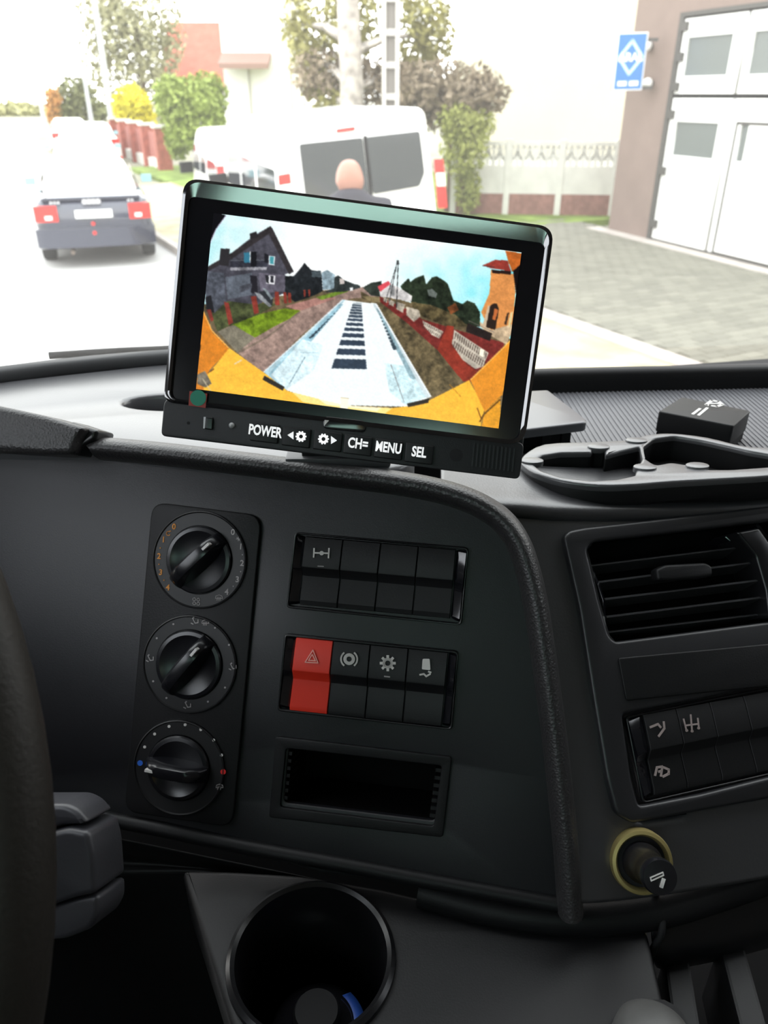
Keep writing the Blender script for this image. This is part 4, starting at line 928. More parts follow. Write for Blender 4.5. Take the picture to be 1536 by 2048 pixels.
# sticker, buttons and small openings
link('sticker', prism(MF.pts([(379, 782), (414, 787), (411, 816), (377, 811)], .005), .0040, .0050, 0), mat('red_sticker', (.30, .025, .015), .5), mon)
link('sticker_dot', prism(MF.pts(circ(396, 796, 16, 20)[:-1], .0053), .0050, .0053, 0), mat('green_dot', (.0, .20, .12), .5), mon)
BZ = .0034
def mtext(parent, s, px, py, size, sx, fat):
    a, b = MF.loc(px, py, BZ+.0022)
    return link('lettering', textmesh(s, size, .0003, sx=sx, fat=fat), MONW, parent, Matrix.Translation((a, b, BZ+.0021)))
MONW = mat('lit_lettering', (.9, .9, .9), .5, .3, emit=(1, 1, 1), es=.55)
bts = [('POWER', 530, 863), ('', 593, 872), ('', 656, 880), ('CH=', 716, 888), ('MENU', 777, 896), ('SEL', 838, 905)]
for s, x, y in bts:
    q = [(x-26, y-20), (x+30, y-13), (x+26, y+25), (x-30, y+18)]
    bt = link('button', prism(roundp(MF.pts(q, BZ), .0008, 2), BZ-.0005, BZ+.0019, .0006), BUTTON, mon, smooth=40)
    if s: mtext(bt, s, x, y, .0078, .68 if len(s) > 3 else .72, .00022)
def micon(parent, cx, cy, left):
    b = MB(); f = lambda P: MF.pts(P, BZ+.002)
    d = -1 if left else 1
    b.poly(f([(cx+d*18, cy+d*2), (cx+d*6, cy-8+d), (cx+d*6, cy+8+d)]), BZ+.0019, BZ+.0023)
    gx, gy = cx-d*9, cy-d*1
    b.stroke(f(circ(gx, gy, 6.5, 14)), .0013, BZ+.0019, BZ+.0023)
    for k in range(10): b.stroke(f([(gx+6*math.cos(R(36*k)), gy+6*math.sin(R(36*k))), (gx+10*math.cos(R(36*k)), gy+10*math.sin(R(36*k)))]), .0009, BZ+.0019, BZ+.0023)
    b.build('lettering', MONW, parent)
bl = [o for o in mon.children if o.name.startswith('button')]
micon(bl[1], 593, 872, True); micon(bl[2], 656, 879, False)
link('infrared_window', prism(roundp(MF.pts([(648, 832), (734, 842), (731, 866), (645, 857)], BZ), .003, 4), BZ-.0006, BZ+.0010, .0005), GLOSSB, mon, smooth=40)
MB().poly(MF.pts([(650, 834), (658, 841), (648, 852)], BZ+.001), BZ+.0009, BZ+.0012).build('arrow_mark', WHITEP, mon)
link('sensor_slot', prism(roundp(MF.pts([(408, 833), (427, 835), (426, 860), (407, 858)], BZ), .0008, 2), BZ-.0006, BZ+.0016, .0006), SATIN, mon, smooth=40)
link('sensor_edge', prism(MF.pts([(409, 834), (413, 834), (411, 857), (408, 857)], BZ), BZ+.0012, BZ+.0019, 0), mat('pale_edge', (.6, .6, .62), .4), mon)
a, b = MF.loc(464, 851, BZ); link('indicator_lamp', lathe([(.0017, BZ-.0004), (.0017, BZ+.0006), (.0012, BZ+.0014), (.0001, BZ+.0017)], 16, a, b), mat('lamp_grey', (.35, .35, .35), .35), mon, smooth=60)
a, b = MF.loc(377, 846, BZ); link('reset_hole', lathe([(.0009, BZ-.0004), (.0009, BZ+.0002), (.0001, BZ+.0002)], 12, a, b), DARK, mon)
a, b = MF.loc(912, 910, BZ); link('microphone_hole', lathe([(.0036, BZ-.0004), (.0036, BZ+.0003), (.0001, BZ+.0003)], 20, a, b), DARK, mon)
for k in range(11):
    x = 948+k*8; y = 905+k*1.1
    MB().stroke(MF.pts([(x, y-18), (x-4, y+26)], BZ), .0009, BZ-.0004, BZ+.0007).build('grille_bar', MONM, mon)
# swivel bracket under the monitor
bk0 = MF.w(*MF.loc(665, 905, -.010), -.010)
fb = Vector((bk0.x, bk0.y+.034, DZ))
br = empty('monitor_bracket', Vector((fb.x, fb.y+.02, DZ)), 'small grey bracket foot under the monitor on the dash top', 'bracket'); BI = br.matrix_world.inverted()
b = MB(); b.box(fb.x-.032, fb.x+.034, fb.y-.004, fb.y+.05, DZ, DZ+.006); bevel = b.mesh(); link('foot', bevel_mesh(bevel, .002), mat('bracket_grey', (.05, .05, .055), .4), br, BI, 40)
b = MB(); b.box(fb.x-.022, fb.x+.022, fb.y+.0, fb.y+.016, DZ+.004, bk0.z+.004); link('neck', bevel_mesh(b.mesh(), .002), SATIN, br, BI, 40)

# ------------------------------------------------------------------ outdoors
HD = R(27.3)
RA = Vector((-math.sin(HD), math.cos(HD), 0)); RB = Vector((math.cos(HD), math.sin(HD), 0))
def road(al, ac, z=0): return RA*al+RB*ac+Vector((0, 0, z))
def col(px, t):
    d = ray(px, 200); return Vector((d.x*t, d.y*t, 0))
def zat(px, py, t):     # height of a pixel on the upright at column px, depth t
    d = ray(px, py); e = ray(px, 200); return EYE.z+d.z/d.y*e.y*t
MR = Matrix.Rotation(HD, 4, 'Z')
ASPH = mat('pale_asphalt', (.42, .41, .40), .8, .4, var=.10, vscale=1.2, bump=.3, bscale=60)
PAVE = mat('driveway_paver', (.175, .168, .135), .8, .3, rnd=.16)
PAVES = mat('driveway_paver_far', (.175, .168, .135), .8, .3, var=.14, vscale=3.0)
KERB = mat('kerb_concrete', (.40, .36, .33), .8, .3, var=.1, vscale=3)
SAND = mat('sandy_verge', (.40, .36, .24), .9, .2, var=.25, vscale=2.2)
GRASS = mat('grass', (.16, .22, .05), .9, .2, var=.4, vscale=2.0)
PLAST = mat('pink_plaster', (.225, .170, .148), .9, .2, var=.06, vscale=2)
WPAINT = mat('white_paint', (.75, .75, .73), .45, .5)
VANW = mat('white_car_paint', (.80, .80, .79), .25, .5, coat=.5)
NAVY = mat('navy_car_paint', (.018, .022, .045), .22, .6, coat=.8)
TYRE = mat('tyre_rubber', (.02, .02, .02), .8, .3)
CGLASS = mat('car_glass', (.035, .04, .048), .06, .7, ior=1.6)
LAMPR = mat('tail_lamp_red', (.55, .02, .015), .25, .6)
LAMPW = mat('lamp_clear', (.75, .72, .7), .2, .6)
BRICK = mat('red_brick', (.30, .09, .065), .8, .3, var=.2, vscale=8)
CREAM = mat('cream_facade', (.62, .57, .46), .9, .2, var=.04, vscale=.6)
WHITEF = mat('white_facade', (.78, .77, .74), .9, .2, var=.03, vscale=.6)
CONC = mat('white_concrete', (.58, .57, .53), .8, .3, var=.1, vscale=3)
def rect(al0, al1, ac0, ac1): return [(ac0, al0), (ac1, al0), (ac1, al1), (ac0, al1)]
struct('ground', MB().poly([(-140, -30), (140, -30), (140, 260), (-140, 260)], -.10, -.02).mesh(), mat('dry_ground', (.26, .25, .19), .9, .2, var=.3, vscale=.8), label='grassy ground beyond the street')
struct('road', MB().poly(rect(-12, 150, -5.5, 3.0), -.05, 0).mesh(), ASPH, MR, label='pale blown-out asphalt street')
struct('verge', MB().poly(rect(-6, 24, 3.12, 5.55), -.05, .10).mesh(), SAND, MR, label='sandy verge beside the street')
struct('kerb_street', MB().poly(rect(-6, 24, 3.0, 3.12), -.05, .12).mesh(), KERB, MR, label='concrete kerb along the street')
struct('kerb_driveway', MB().poly(rect(-6, 13.2, 5.55, 5.78), -.05, .125).mesh(), KERB, MR, label='pale kerb edging the paved driveway')
struct('footpath', MB().poly(rect(24, 90, 3.0, 4.2), -.05, .04).mesh(), SAND, MR, label='footpath beside the red fence')
dv = struct('driveway', MB().poly(rect(-2, 12.6, 5.78, 10.9), -.05, .085).mesh(), mat('joint_sand', (.16, .15, .12), .9, .2), MR, label='paved driveway in front of the garage')
struct('lawn', MB().poly(rect(12.6, 30, 5.55, 14), -.05, .10).mesh(), GRASS, MR, label='grass strip in front of the concrete fence')
struct('field', MB().poly([(-60, 60), (-9, 60), (-9, 200), (-60, 200)], -.02, .02).mesh(), mat('field_green', (.28, .36, .12), .9, .2, var=.2, vscale=.2), MR, label='pale green field far down the street')
# pavers: near ones one by one, the rest in one mesh
pw, pl, gp = .23, .15, .010
pm = bevel_mesh(MB().box(-pw/2+gp/2, pw/2-gp/2, -pl/2+gp/2, pl/2-gp/2, 0, .024).mesh(), .006, 1); pm.materials.append(PAVE)
spots = []
for j in range(94):
    for i in range(24):
        al = -1.0+j*pl; ac = 5.92+i*pw+(pw/2 if j % 2 else 0)
        if ac > 10.75: continue
        W_ = road(al, ac); 
        d = W_-EYE; f_ = d.y*CP-d.z*SP
        f_ = Vector((0, CP, -SP)).dot(d)
        if f_ < .5: continue
        u_ = 768+FPX*d.x/f_; v_ = 1024-FPX*(Vector((0, SP, CP)).dot(d))/f_
        seen = 1040 < u_ < 1560 and 430 < v_ < 760
        spots.append((0 if seen else 1, f_, al, ac))
spots.sort()
for k, (s_, f_, al, ac) in enumerate(spots[:300]):
    o = link('paver', pm, None, dv); o.location = (ac, al, .077+random.uniform(-.002, .002)); o.rotation_euler = (random.uniform(-.008, .008), random.uniform(-.008, .008), random.uniform(-.01, .01))
b = MB()
for s_, f_, al, ac in spots[300:]:
    z = .101+random.uniform(-.002, .002); x0_, x1_, y0_, y1_ = ac-pw/2+gp/2, ac+pw/2-gp/2, al-pl/2+gp/2, al+pl/2-gp/2
    b.add([(x0_, y0_, .08), (x1_, y0_, .08), (x1_, y1_, .08), (x0_, y1_, .08), (x0_+.005, y0_+.005, z), (x1_-.005, y0_+.005, z), (x1_-.005, y1_-.005, z), (x0_+.005, y1_-.005, z)], [(4,5,6,7),(0,1,5,4),(1,2,6,5),(2,3,7,6),(3,0,4,7)])
o = b.build('paver_field', PAVES, dv); o['kind'] = 'stuff'

# ------------------------------------------------------------------ vehicles
def sec_rr(h0, h1, z0_, z1_, r, y):
    return [(p[0], y, p[1]) for p in roundp([(-h0, z0_), (h0, z0_), (h1, z1_), (-h1, z1_)], [r*.5, r*.5, r, r], 4)]
def wheel(parent, x, y, r, wd=.2):
    M = Matrix.Translation((x, y, r)) @ Matrix.Rotation(math.pi/2, 4, 'Y')
    o = link('wheel', lathe([(r*.6, -wd/2), (r*.93, -wd/2), (r, -wd*.36), (r, wd*.36), (r*.93, wd/2), (r*.6, wd/2), (r*.55, wd*.3), (.02, wd*.3)], 28), TYRE, parent, M, 40)
    link('hub_cap', lathe([(r*.58, wd*.28), (r*.56, wd*.36), (r*.15, wd*.42), (.01, wd*.42)], 20), mat('hub_silver', (.4, .4, .41), .3, metal=.8), o, Matrix() if x > 0 else Matrix.Rotation(math.pi, 4, 'Y'), 40)
def pane(parent, P, n, th, name, m):
    """thin solid from a 3d quad pushed along n"""
    n = Vector(n).normalized()*th; P = [Vector(p) for p in P]; k = len(P)
    return MB().add(P+[p+n for p in P], [tuple(range(k)), tuple(range(k, 2*k))]+[(i, (i+1) % k, k+(i+1) % k, k+i) for i in range(k)]).build(name, m, parent)
def car(name, loc, head, paint, roofm, label, L=4.45, W=.87, roof=1.40, detail=True, estate=False):
    e = empty(name, Matrix.Translation(loc) @ Matrix.Rotation(head, 4, 'Z'), label, 'car', 'cars parked in a row along the street')
    deck = .98
    st = [(0, .72, .66, .42, .80, .10), (.06, .82, .74, .30, .93, .14), (.25, W, .80, .24, deck, .16), (.9, W, .82, .20, deck+.01, .16), (2.2, W, .82, .18, .98, .16), (3.2, W, .80, .18, .95, .16), (4.0, W*.98, .74, .2, .84, .16), (L-.1, .78, .66, .26, .72, .14), (L, .66, .58, .36, .62, .1)]
    MB().rings([sec_rr(h0, h1, a, b_, r, y) for y, h0, h1, a, b_, r in st]).build('body', paint, e, None, 50)
    c0 = .12 if estate else .62
    ct = [(c0, .70, .64, .90, .97, .04), (c0+.25 if estate else c0+.55, .74, .60, .90, roof-.10, .10), (c0+.4 if estate else c0+.8, .75, .58, .90, roof-.03, .12), (1.9, .76, .57, .90, roof, .12), (2.4, .75, .57, .90, roof-.03, .12), (2.9, .73, .60, .90, 1.16, .08), (3.25, .70, .66, .90, .96, .03)]
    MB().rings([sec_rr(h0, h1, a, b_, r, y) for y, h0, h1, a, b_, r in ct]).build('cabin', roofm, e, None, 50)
    y0_, y1_ = (c0+.02, c0+.26) if estate else (c0+.06, c0+.52)
    z1_ = roof-.12; n = Vector((0, -(z1_-.98), (y1_-y0_))).normalized()
    pane(e, [(-.60, y0_-.005, 1.0), (.60, y0_-.005, 1.0), (.52, y1_-.01, z1_), (-.52, y1_-.01, z1_)], n, .012, 'rear_window', CGLASS if detail == 2 else mat('sky_glare_glass', (.62, .64, .66), .15, .7))  # pale rear glass: sky reflection put into the colour
    for s in (-1, 1):
        pane(e, [(s*.755, 1.0, .98), (s*.765, 1.95, .98), (s*.675, 1.95, roof-.13), (s*.66, 1.4, roof-.14)], (s, 0, .2), .008, 'side_window', CGLASS)
        pane(e, [(s*.765, 2.0, .98), (s*.755, 2.85, .98), (s*.675, 2.45, roof-.15), (s*.675, 2.0, roof-.13)], (s, 0, .2), .008, 'side_window', CGLASS)
        # tail lamp wrapping the corner
        m = MB().rings([[(s*.80, .085, z), (s*.82, .02, z), (s*.70, -.012, z), (s*.50 if z > .6 else s*.52, -.022, z), (s*.50, .05, z), (s*.74, .12, z)] for z in (.66, .88)])
        tl = m.build('tail_lamp', LAMPR, e, None, 30)
        if detail: MB().box(min(s*.58, s*.68), max(s*.58, s*.68), -.03, -.008, .69, .745).build('lens', LAMPW, tl)
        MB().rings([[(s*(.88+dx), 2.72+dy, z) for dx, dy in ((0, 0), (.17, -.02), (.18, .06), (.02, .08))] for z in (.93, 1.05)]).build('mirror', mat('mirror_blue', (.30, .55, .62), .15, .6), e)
    wheel(e, .75, .85, .31); wheel(e, -.75, .85, .31); wheel(e, .75, 3.5, .31); wheel(e, -.75, 3.5, .31)
    # bumper
    MB().rings([[(x, y, z) for x, y in ((-.86, .35), (-.85, .08), (-.72, -.06), (-.4, -.10), (0, -.115), (.4, -.10), (.72, -.06), (.85, .08), (.86, .35), (0, .38))] for z in (.30, .40, .56)]).build('bumper', paint, e, None, 40)
    MB().box(-.26, .26, -.05, -.02, .70, .81).build('number_plate', WPAINT, e)
    if detail:
        MB().rings([sec_rr(.70, .68, .945, .985, .015, y) for y in (.03, .16)]).build('boot_spoiler', paint, e, None, 40)
        MB().tube([(-.38, .2, .24), (-.38, -.08, .23)], .03, 10).build('exhaust', mat('exhaust_brown', (.12, .09, .07), .6), e)
        for z, y in ((.62, -.045), (.50, -.12)):
            M = Matrix.Translation((-.03, y, z)) @ Matrix.Rotation(math.pi/2, 4, 'X')
            link('reflector', lathe([(.001, -.01), (.028, -.01), (.028, .008), (.001, .01)], 14), LAMPR, e, M)
        for x in (-.58, .50):
            for k in range(3 if x < 0 else 2): MB().box(x+k*.05, x+.035+k*.05, -.006, .012, .905, .935).build('badge', CHROME, e)
        for k in range(4):
            M = Matrix.Translation((-.10+k*.062, .005, .92)) @ Matrix.Rotation(math.pi/2, 4, 'X')
            link('emblem_ring', lathe([(.026, -.008), (.038, -.008), (.038, .012), (.026, .012)], 18), CHROME, e, M)
    return e
GLARETOP = mat('roof_sky_glare', (.72, .71, .70), .6, .4)  # roof painted pale to stand in for blown-out sky glare
g_ = ground(202, 513); car('dark_blue_car', Vector((g_.x+.28, g_.y-.80, 0)), R(19), NAVY, GLARETOP, 'dark blue car with red tail lamps and white number plate on the street', detail=1)
g_ = col(160, 19.5); car('white_car', g_, R(22), VANW, VANW, 'white car just ahead of the dark blue car', estate=True, detail=0)
g_ = col(178, 27.5); car('white_car', g_, R(22), VANW, VANW, 'far white car furthest right in the parked row', estate=True, detail=0)
g_ = col(132, 32.5); car('white_car', g_, R(22), VANW, VANW, 'far white car furthest left in the parked row', estate=True, detail=0)

def van(name, rl, head, label, L, W, H, roll=0.0, rear_px=True, z=0):
    bdir = Vector((math.cos(head), math.sin(head), 0))
    o_ = Vector(rl)+bdir*W
    e = empty(name, Matrix.Translation((o_.x, o_.y, z)) @ Matrix.Rotation(head, 4, 'Z') @ Matrix.Rotation(-roll, 4, 'Y'), label, 'van')
    st = [(0, W-.02, W-.15, .34, H-.04, .13), (.05, W, W-.12, .30, H, .15), (1.5, W, W-.12, .26, H, .15), (L*.60, W, W-.12, .26, H-.01, .15), (L*.68, W, W-.14, .26, H-.10, .14), (L*.80, W, W-.20, .26, H*.70, .12), (L*.84, W, W-.14, .26, H*.58, .10), (L-.12, W-.08, W-.2, .26, H*.45, .1), (L, W-.2, W-.3, .34, H*.38, .08)]
    MB().rings([sec_rr(h0, h1, a, b_, r, y) for y, h0, h1, a, b_, r in st]).build('body', VANW, e, None, 50)
    for s in (-1, 1):
        wheel(e, s*(W-.12), .85, .33); wheel(e, s*(W-.12), L*.78, .33)
        x0_ = W+.0; zb_, zt = H*.55, H*.86; dx = .09
        for (ya, yb, ta, tb) in ((.30, 1.35, .32, 1.35), (1.50, L*.50, 1.5, L*.50), (L*.53, L*.77, L*.53, L*.66)):
            sw_ = pane(e, [(s*(x0_-.065), ya, zb_), (s*(x0_-.065), yb, zb_), (s*(x0_-.115), tb, zt), (s*(x0_-.115), ta, zt)], (s, 0, .15), .012, 'side_window', CGLASS)
        MB().rings([[(s*(W+.0+dx2), L*.74+dy, zz) for dx2, dy in ((-.05, 0), (.20, -.02), (.22, .08), (-.03, .1))] for zz in (H*.50, H*.62)]).build('mirror', DARK, e)
    pane(e, [(-W*.72, L*.79, H*.70), (W*.72, L*.79, H*.70), (W*.72, L*.69, H*.90), (-W*.72, L*.69, H*.90)], (0, .5, .8), .012, 'windscreen', CGLASS)
    VFm = Frame(e.matrix_world.translation, e.matrix_world.to_3x3() @ Vector((1, 0, 0)), e.matrix_world.to_3x3() @ Vector((0, 0, 1)))
    if rear_px:
        def rp(P, y, name, m, th=.02, r=.03): 
            q = roundp(VFm.pts(P), r, 3)
            return MB().add([(a, -y, b_) for a, b_ in q]+[(a, -y-th, b_) for a, b_ in q], [tuple(range(len(q))), tuple(range(len(q), 2*len(q)))]+[(i, (i+1) % len(q), len(q)+(i+1) % len(q), len(q)+i) for i in range(len(q))]).build(name, m, e)
        w1 = rp([(598, 288), (724, 275), (738, 400), (613, 412)], 0, 'rear_window', CGLASS); w2 = rp([(732, 274), (838, 262), (848, 345), (838, 372), (746, 388)], 0, 'rear_window', CGLASS)
        rp([(726, 272), (733, 271), (748, 415), (741, 416)], .004, 'door_gap', DARK, .004, 0)
        rp([(673, 258), (709, 253), (709, 261), (673, 266)], 0, 'brake_light', LAMPR, .02, .005)
        for P in ([(868, 318), (885, 318), (893, 415), (876, 416)], [(556, 350), (579, 346), (588, 420), (562, 424)]):
            tl = rp(P, -.01, 'tail_lamp', LAMPR, .035, .01)
            m_ = lambda f: lerp2(P[0], P[3], f); n_ = lambda f: lerp2(P[1], P[2], f)
            c_ = VFm.pts([m_(.28), n_(.28), n_(.55), m_(.55)])
            MB().add([(a, -.026, b_) for a, b_ in c_]+[(a, -.031, b_) for a, b_ in c_], [(0,1,2,3),(4,5,6,7),(0,1,5,4),(1,2,6,5),(2,3,7,6),(3,0,4,7)]).build('lens', LAMPW, tl)
        MB().box(-.26, .26, -.03, 0, .62, .73).build('number_plate', WPAINT, e)
    else:
        pane(e, [(-W*.7, -.005, H*.58), (W*.7, -.005, H*.58), (W*.62, -.005, H*.88), (-W*.62, -.005, H*.88)], (0, -1, 0), .015, 'rear_window', CGLASS)
        for s in (-1, 1): MB().box(min(s*(W-.16), s*(W-.04)), max(s*(W-.16), s*(W-.04)), -.02, .06, .75, 1.2).build('tail_lamp', LAMPR, e)
    MB().box(-W+.04, W-.04, -.06, .1, .36, .56).build('bumper', mat('bumper_grey', (.10, .10, .10), .6), e)
    return e
van('white_van', (-1.10, 9.35, 0), R(20), 'large white van seen from behind above the monitor', 4.8, .99, 2.02, R(5.0), z=.10)
van('white_minivan', (-2.85, 14.4, 0), R(20), 'white minivan parked in front of the large white van', 4.3, .90, 1.72, R(2), False, z=.06)

# ------------------------------------------------------------------ bald man standing behind the van
SKIN = mat('skin', (.34, .17, .125), .5, .4); JACK = mat('dark_jacket', (.035, .033, .042), .8, .3, var=.1, vscale=20); TROU = mat('dark_trousers', (.03, .035, .05), .85, .2)
g_ = col(697, 4.75); g_ = Vector((g_.x, g_.y, .10)); top = zat(697, 309, 4.75)-.10
per = empty('person', Matrix.Translation(g_) @ Matrix.Rotation(R(10), 4, 'Z') @ Matrix.Scale(top/1.80, 4), 'bald man in a dark jacket standing with his back to the camera', 'person')
def skin_mesh(name, V, E, rad, m, parent, root=0, sub=2):
    me_ = bpy.data.meshes.new(name); me_.from_pydata(V, E, []); o = bpy.data.objects.new(name, me_); COL.objects.link(o); o.parent = parent
    md = o.modifiers.new('skin', 'SKIN'); md.use_smooth_shade = True
    if not me_.skin_vertices: pass
    lay = me_.skin_vertices[0].data if me_.skin_vertices else None
    if lay is None:
        bpy.context.view_layer.objects.active = o; bpy.ops.mesh.customdata_skin_add() ; lay = me_.skin_vertices[0].data
    for i, r_ in enumerate(rad): lay[i].radius = r_ if isinstance(r_, tuple) else (r_, r_)
    lay[root].use_root = True
    s_ = o.modifiers.new('sub', 'SUBSURF'); s_.levels = sub; s_.render_levels = sub
    me_.materials.append(m); return o
V = [(0, 0, .98), (0, .0, 1.20), (0, -.01, 1.40), (0, 0, 1.50), (0, .01, 1.57), (0, .02, 1.63), (0, .01, 1.71), (0, .0, 1.775)]
E = [(i, i+1) for i in range(7)]; rd = [(.10, .075), (.12, .085), (.13, .085), (.06, .06), (.062, .066), (.076, .095), (.080, .100), (.050, .062)]
def add(p, frm, r_):
    V.append(p); E.append((frm, len(V)-1)); rd.append(r_); return len(V)-1
for s in (-1, 1):
    a = add((s*.19, -.01, 1.42), 2, .06); a = add((s*.25, -.02, 1.14), a, .045); a = add((s*.26, .05, .90), a, .034); a = add((s*.262, .065, .85), a, (.02, .036))
    hand = add((s*.262, .075, .805), a, (.017, .036))
    for k, (dy, ln) in enumerate(((.030, .062), (.010, .072), (-.010, .068), (-.028, .052))):
        f1 = add((s*.262, .075+dy, .785), hand, .0095); f2 = add((s*.258, .078+dy, .785-ln*.55), f1, .0088); add((s*.248, .080+dy, .785-ln), f2, .0075)
    t1 = add((s*.255, .115, .83), a, .011); add((s*.248, .125, .79), t1, .009)
    h = add((s*.095, 0, .88), 0, .068); h = add((s*.105, .01, .50), h, .050); h = add((s*.105, -.02, .10), h, .038); add((s*.11, .11, .03), h, (.035, .025))
    add((s*.082, .005, 1.655), 5, (.012, .018))
nz = add((0, .115, 1.65), 5, .014)
skin_mesh('body', V, E, rd, SKIN, per)
V = [(0, 0, .92), (0, 0, 1.1), (0, -.01, 1.30), (0, -.02, 1.46), (0, -.02, 1.565), (0, -.008, 1.615)]; E = [(i, i+1) for i in range(5)]; rd = [(.19, .135), (.19, .135), (.20, .14), (.19, .12), (.13, .105), (.088, .088)]
for s in (-1, 1):
    a = add((s*.20, -.015, 1.48), 3, .095); a = add((s*.262, -.02, 1.14), a, .066); add((s*.265, .045, .90), a, .05)
skin_mesh('jacket', V, E, rd, JACK, per)
V = [(0, 0, 1.0), (0, 0, .90)]; E = [(0, 1)]; rd = [(.175, .135), (.18, .135)]
for s in (-1, 1):
    h = add((s*.095, 0, .82), 1, .115); h = add((s*.105, .01, .50), h, .08); add((s*.105, -.015, .10), h, .062)
skin_mesh('trousers', V, E, rd, TROU, per)
for s in (-1, 1):
    MB().rings([[(s*.108+x*k, y+.02, z) for x, y in ((-.045, -.08), (.045, -.08), (.05, .06), (.04, .16), (0, .185), (-.04, .16), (-.05, .06))] for z, k in ((0, 1), (.05, 1), (.085, .75))]).build('shoe', DARK, per, None, 50)

# ------------------------------------------------------------------ garage with folding doors
ga, gb = ground(1215, 470), ground(1536, 553)
gu = (gb-ga).normalized(); GF = Frame((ga.x, ga.y, .08), gu, Vector((0, 0, 1)))
gar = empty('garage', GF.M, 'pink plastered garage with tall white folding doors at the right', 'garage')
def gq(P): return GF.pts(P)
DO = gq([(1366, 34), (1303, 482)]); xL = (DO[0][0]+DO[1][0])/2; zT = DO[0][1]
xM = GF.loc(1412, 496)[0]; wd = xM-xL; xRr = xL+wd*4
zTr = GF.loc(1345, 192)[1]
print('garage', xL, xM, zT, zTr)
b = MB(); b.box(0, xL-.09, 0, 7.5, -.3, 0); b.box(xL-.09, xRr+.06, zT+.06, 7.5, -.3, 0); b.box(xRr+.06, xRr+1.5, 0, 7.5, -.3, 0); b.box(0, .3, 0, 7.5, -7, -.3)
b.build('wall', PLAST, gar)
b = MB(); b.box(-.05, xRr+1.5, 7.5, 7.7, -7, .15); b.build('roof', mat('roof_grey', (.15, .14, .14), .8), gar)
FRM = mat('door_frame_grey', (.07, .065, .06), .6)
b = MB(); b.box(xL-.09, xL+.01, 0, zT+.06, -.2, .02); b.box(xRr, xRr+.06, 0, zT+.06, -.2, .02); b.box(xL, xRr, zT, zT+.06, -.2, .02); b.box(xL, xRr, -.02, .02, -.2, .02); b.build('door_frame', FRM, gar)
MB().box(xL, xRr, 0, zT, -.20, -.15).build('dark_gap', DARK, gar)
PANE = mat('frosted_pane', (.13, .145, .14), .3, .5)
def leaf(x0_, x1_, z0_, z1_, win):
    g2 = .028
    o = empty_part('door_leaf', gar, (x0_, z0_, 0)); W_, H_ = x1_-x0_, z1_-z0_
    hole = [(win[0]-x0_, win[2]-z0_), (win[1]-x0_, win[2]-z0_), (win[1]-x0_, win[3]-z0_), (win[0]-x0_, win[3]-z0_)]
    link('leaf_panel', prism([[(g2, g2), (W_-g2, g2), (W_-g2, H_-g2), (g2, H_-g2)], hole], -.06, .0, .004), WPAINT, o)
    MB().box(hole[0][0], hole[1][0], hole[0][1], hole[2][1], -.04, -.03).build('pane', PANE, o)
    for zz in (.12, .5, .88):
        if x0_ == xL: MB().box(-.05, .13, H_*zz-.06, H_*zz+.06, -.01, .04).build('hinge', FRM, o)
wa = gq([(1377, 75), (1452, 150)]); wb = gq([(1353, 243), (1424, 318)])
leaf(xL, xM, zTr, zT, (wa[0][0], wa[1][0], wa[1][1], wa[0][1])); leaf(xL, xM, .03, zTr, (wb[0][0], wb[1][0], wb[1][1], wb[0][1]))
for k in (1, 2, 3):
    dx = wd*k
    leaf(xL+dx, xM+dx, zTr, zT, (wa[0][0]+dx, wa[1][0]+dx, wa[1][1], wa[0][1]))
    leaf(xL+dx, xM+dx, .03, zTr, (wb[0][0]+dx+.05, wb[0][0]+dx+.20, wb[1][1], wb[0][1]))
    if k == 1:
        b = MB(); x0_, x1_ = xM+.16, xM+wd-.03; zz = GF.loc(1495, 247)[1]
        b.stroke([(x0_, .06), (x0_, zz), (x1_, zz), (x1_, .06), (x0_, .06)], .04, -.004, .006); b.build('wicket_outline', FRM, gar)
        MB().box(x1_-.02, x1_+.3, .30, .38, 0, .05).build('bolt', FRM, gar)
struct('threshold', MB().box(-.3, xRr+2, -.08, .03, 0, .30).mesh(), KERB, GF.M, label='pale concrete strip at the foot of the garage')
# round white lamps and blue sign at the corner
for px, py, l_ in ((1303, 92, 'small round white lamp above, right of the blue sign'), (1304, 167, 'small round white lamp below, right of the blue sign')):
    a, b_ = GF.loc(px, py); e = empty('wall_lamp', GF.at(a, b_, 0), l_, 'lamp', 'round lamps on the garage wall')
    link('base', lathe([(.001, 0), (.05, 0), (.05, .03), (.001, .03)], 20), FRM, e); link('globe', lathe([(.04, .02), (.075, .05), (.085, .09), (.07, .13), (.03, .155), (.001, .16)], 24), WPAINT, e, smooth=60)
tS = 12.3; SGF = Frame(pt(1260, 123, tS), camv(1, -.03, -.1), Vector((0, 0, 1)))
sg = empty('blue_sign', SGF.M, 'blue hanging sign with a white diamond at the garage corner', 'sign')
q = SGF.pts([(1237, 67), (1294, 69), (1284, 179), (1227, 176)]); x0_ = (q[0][0]+q[3][0])/2; x1_ = (q[1][0]+q[2][0])/2; y1_ = q[0][1]; y0_ = q[2][1]
link('box', prism([(x0_-.01, y0_-.01), (x1_+.01, y0_-.01), (x1_+.01, y1_+.01), (x0_-.01, y1_+.01)], -.14, 0, .01), WPAINT, sg)
MB().box(x0_+.01, x1_-.01, y0_+.01, y1_-.01, 0, .006).build('face', mat('sign_blue', (.02, .14, .50), .35, .5), sg)
cx_, cy_ = (x0_+x1_)/2, (y0_+y1_)/2+.06; w_, h_ = (x1_-x0_)*.40, (y1_-y0_)*.29
MB().stroke([(cx_, cy_+h_), (cx_+w_, cy_), (cx_, cy_-h_), (cx_-w_, cy_)], .045, .006, .009, True).build('diamond', mat('sign_pale_blue', (.42, .60, .85), .4), sg)
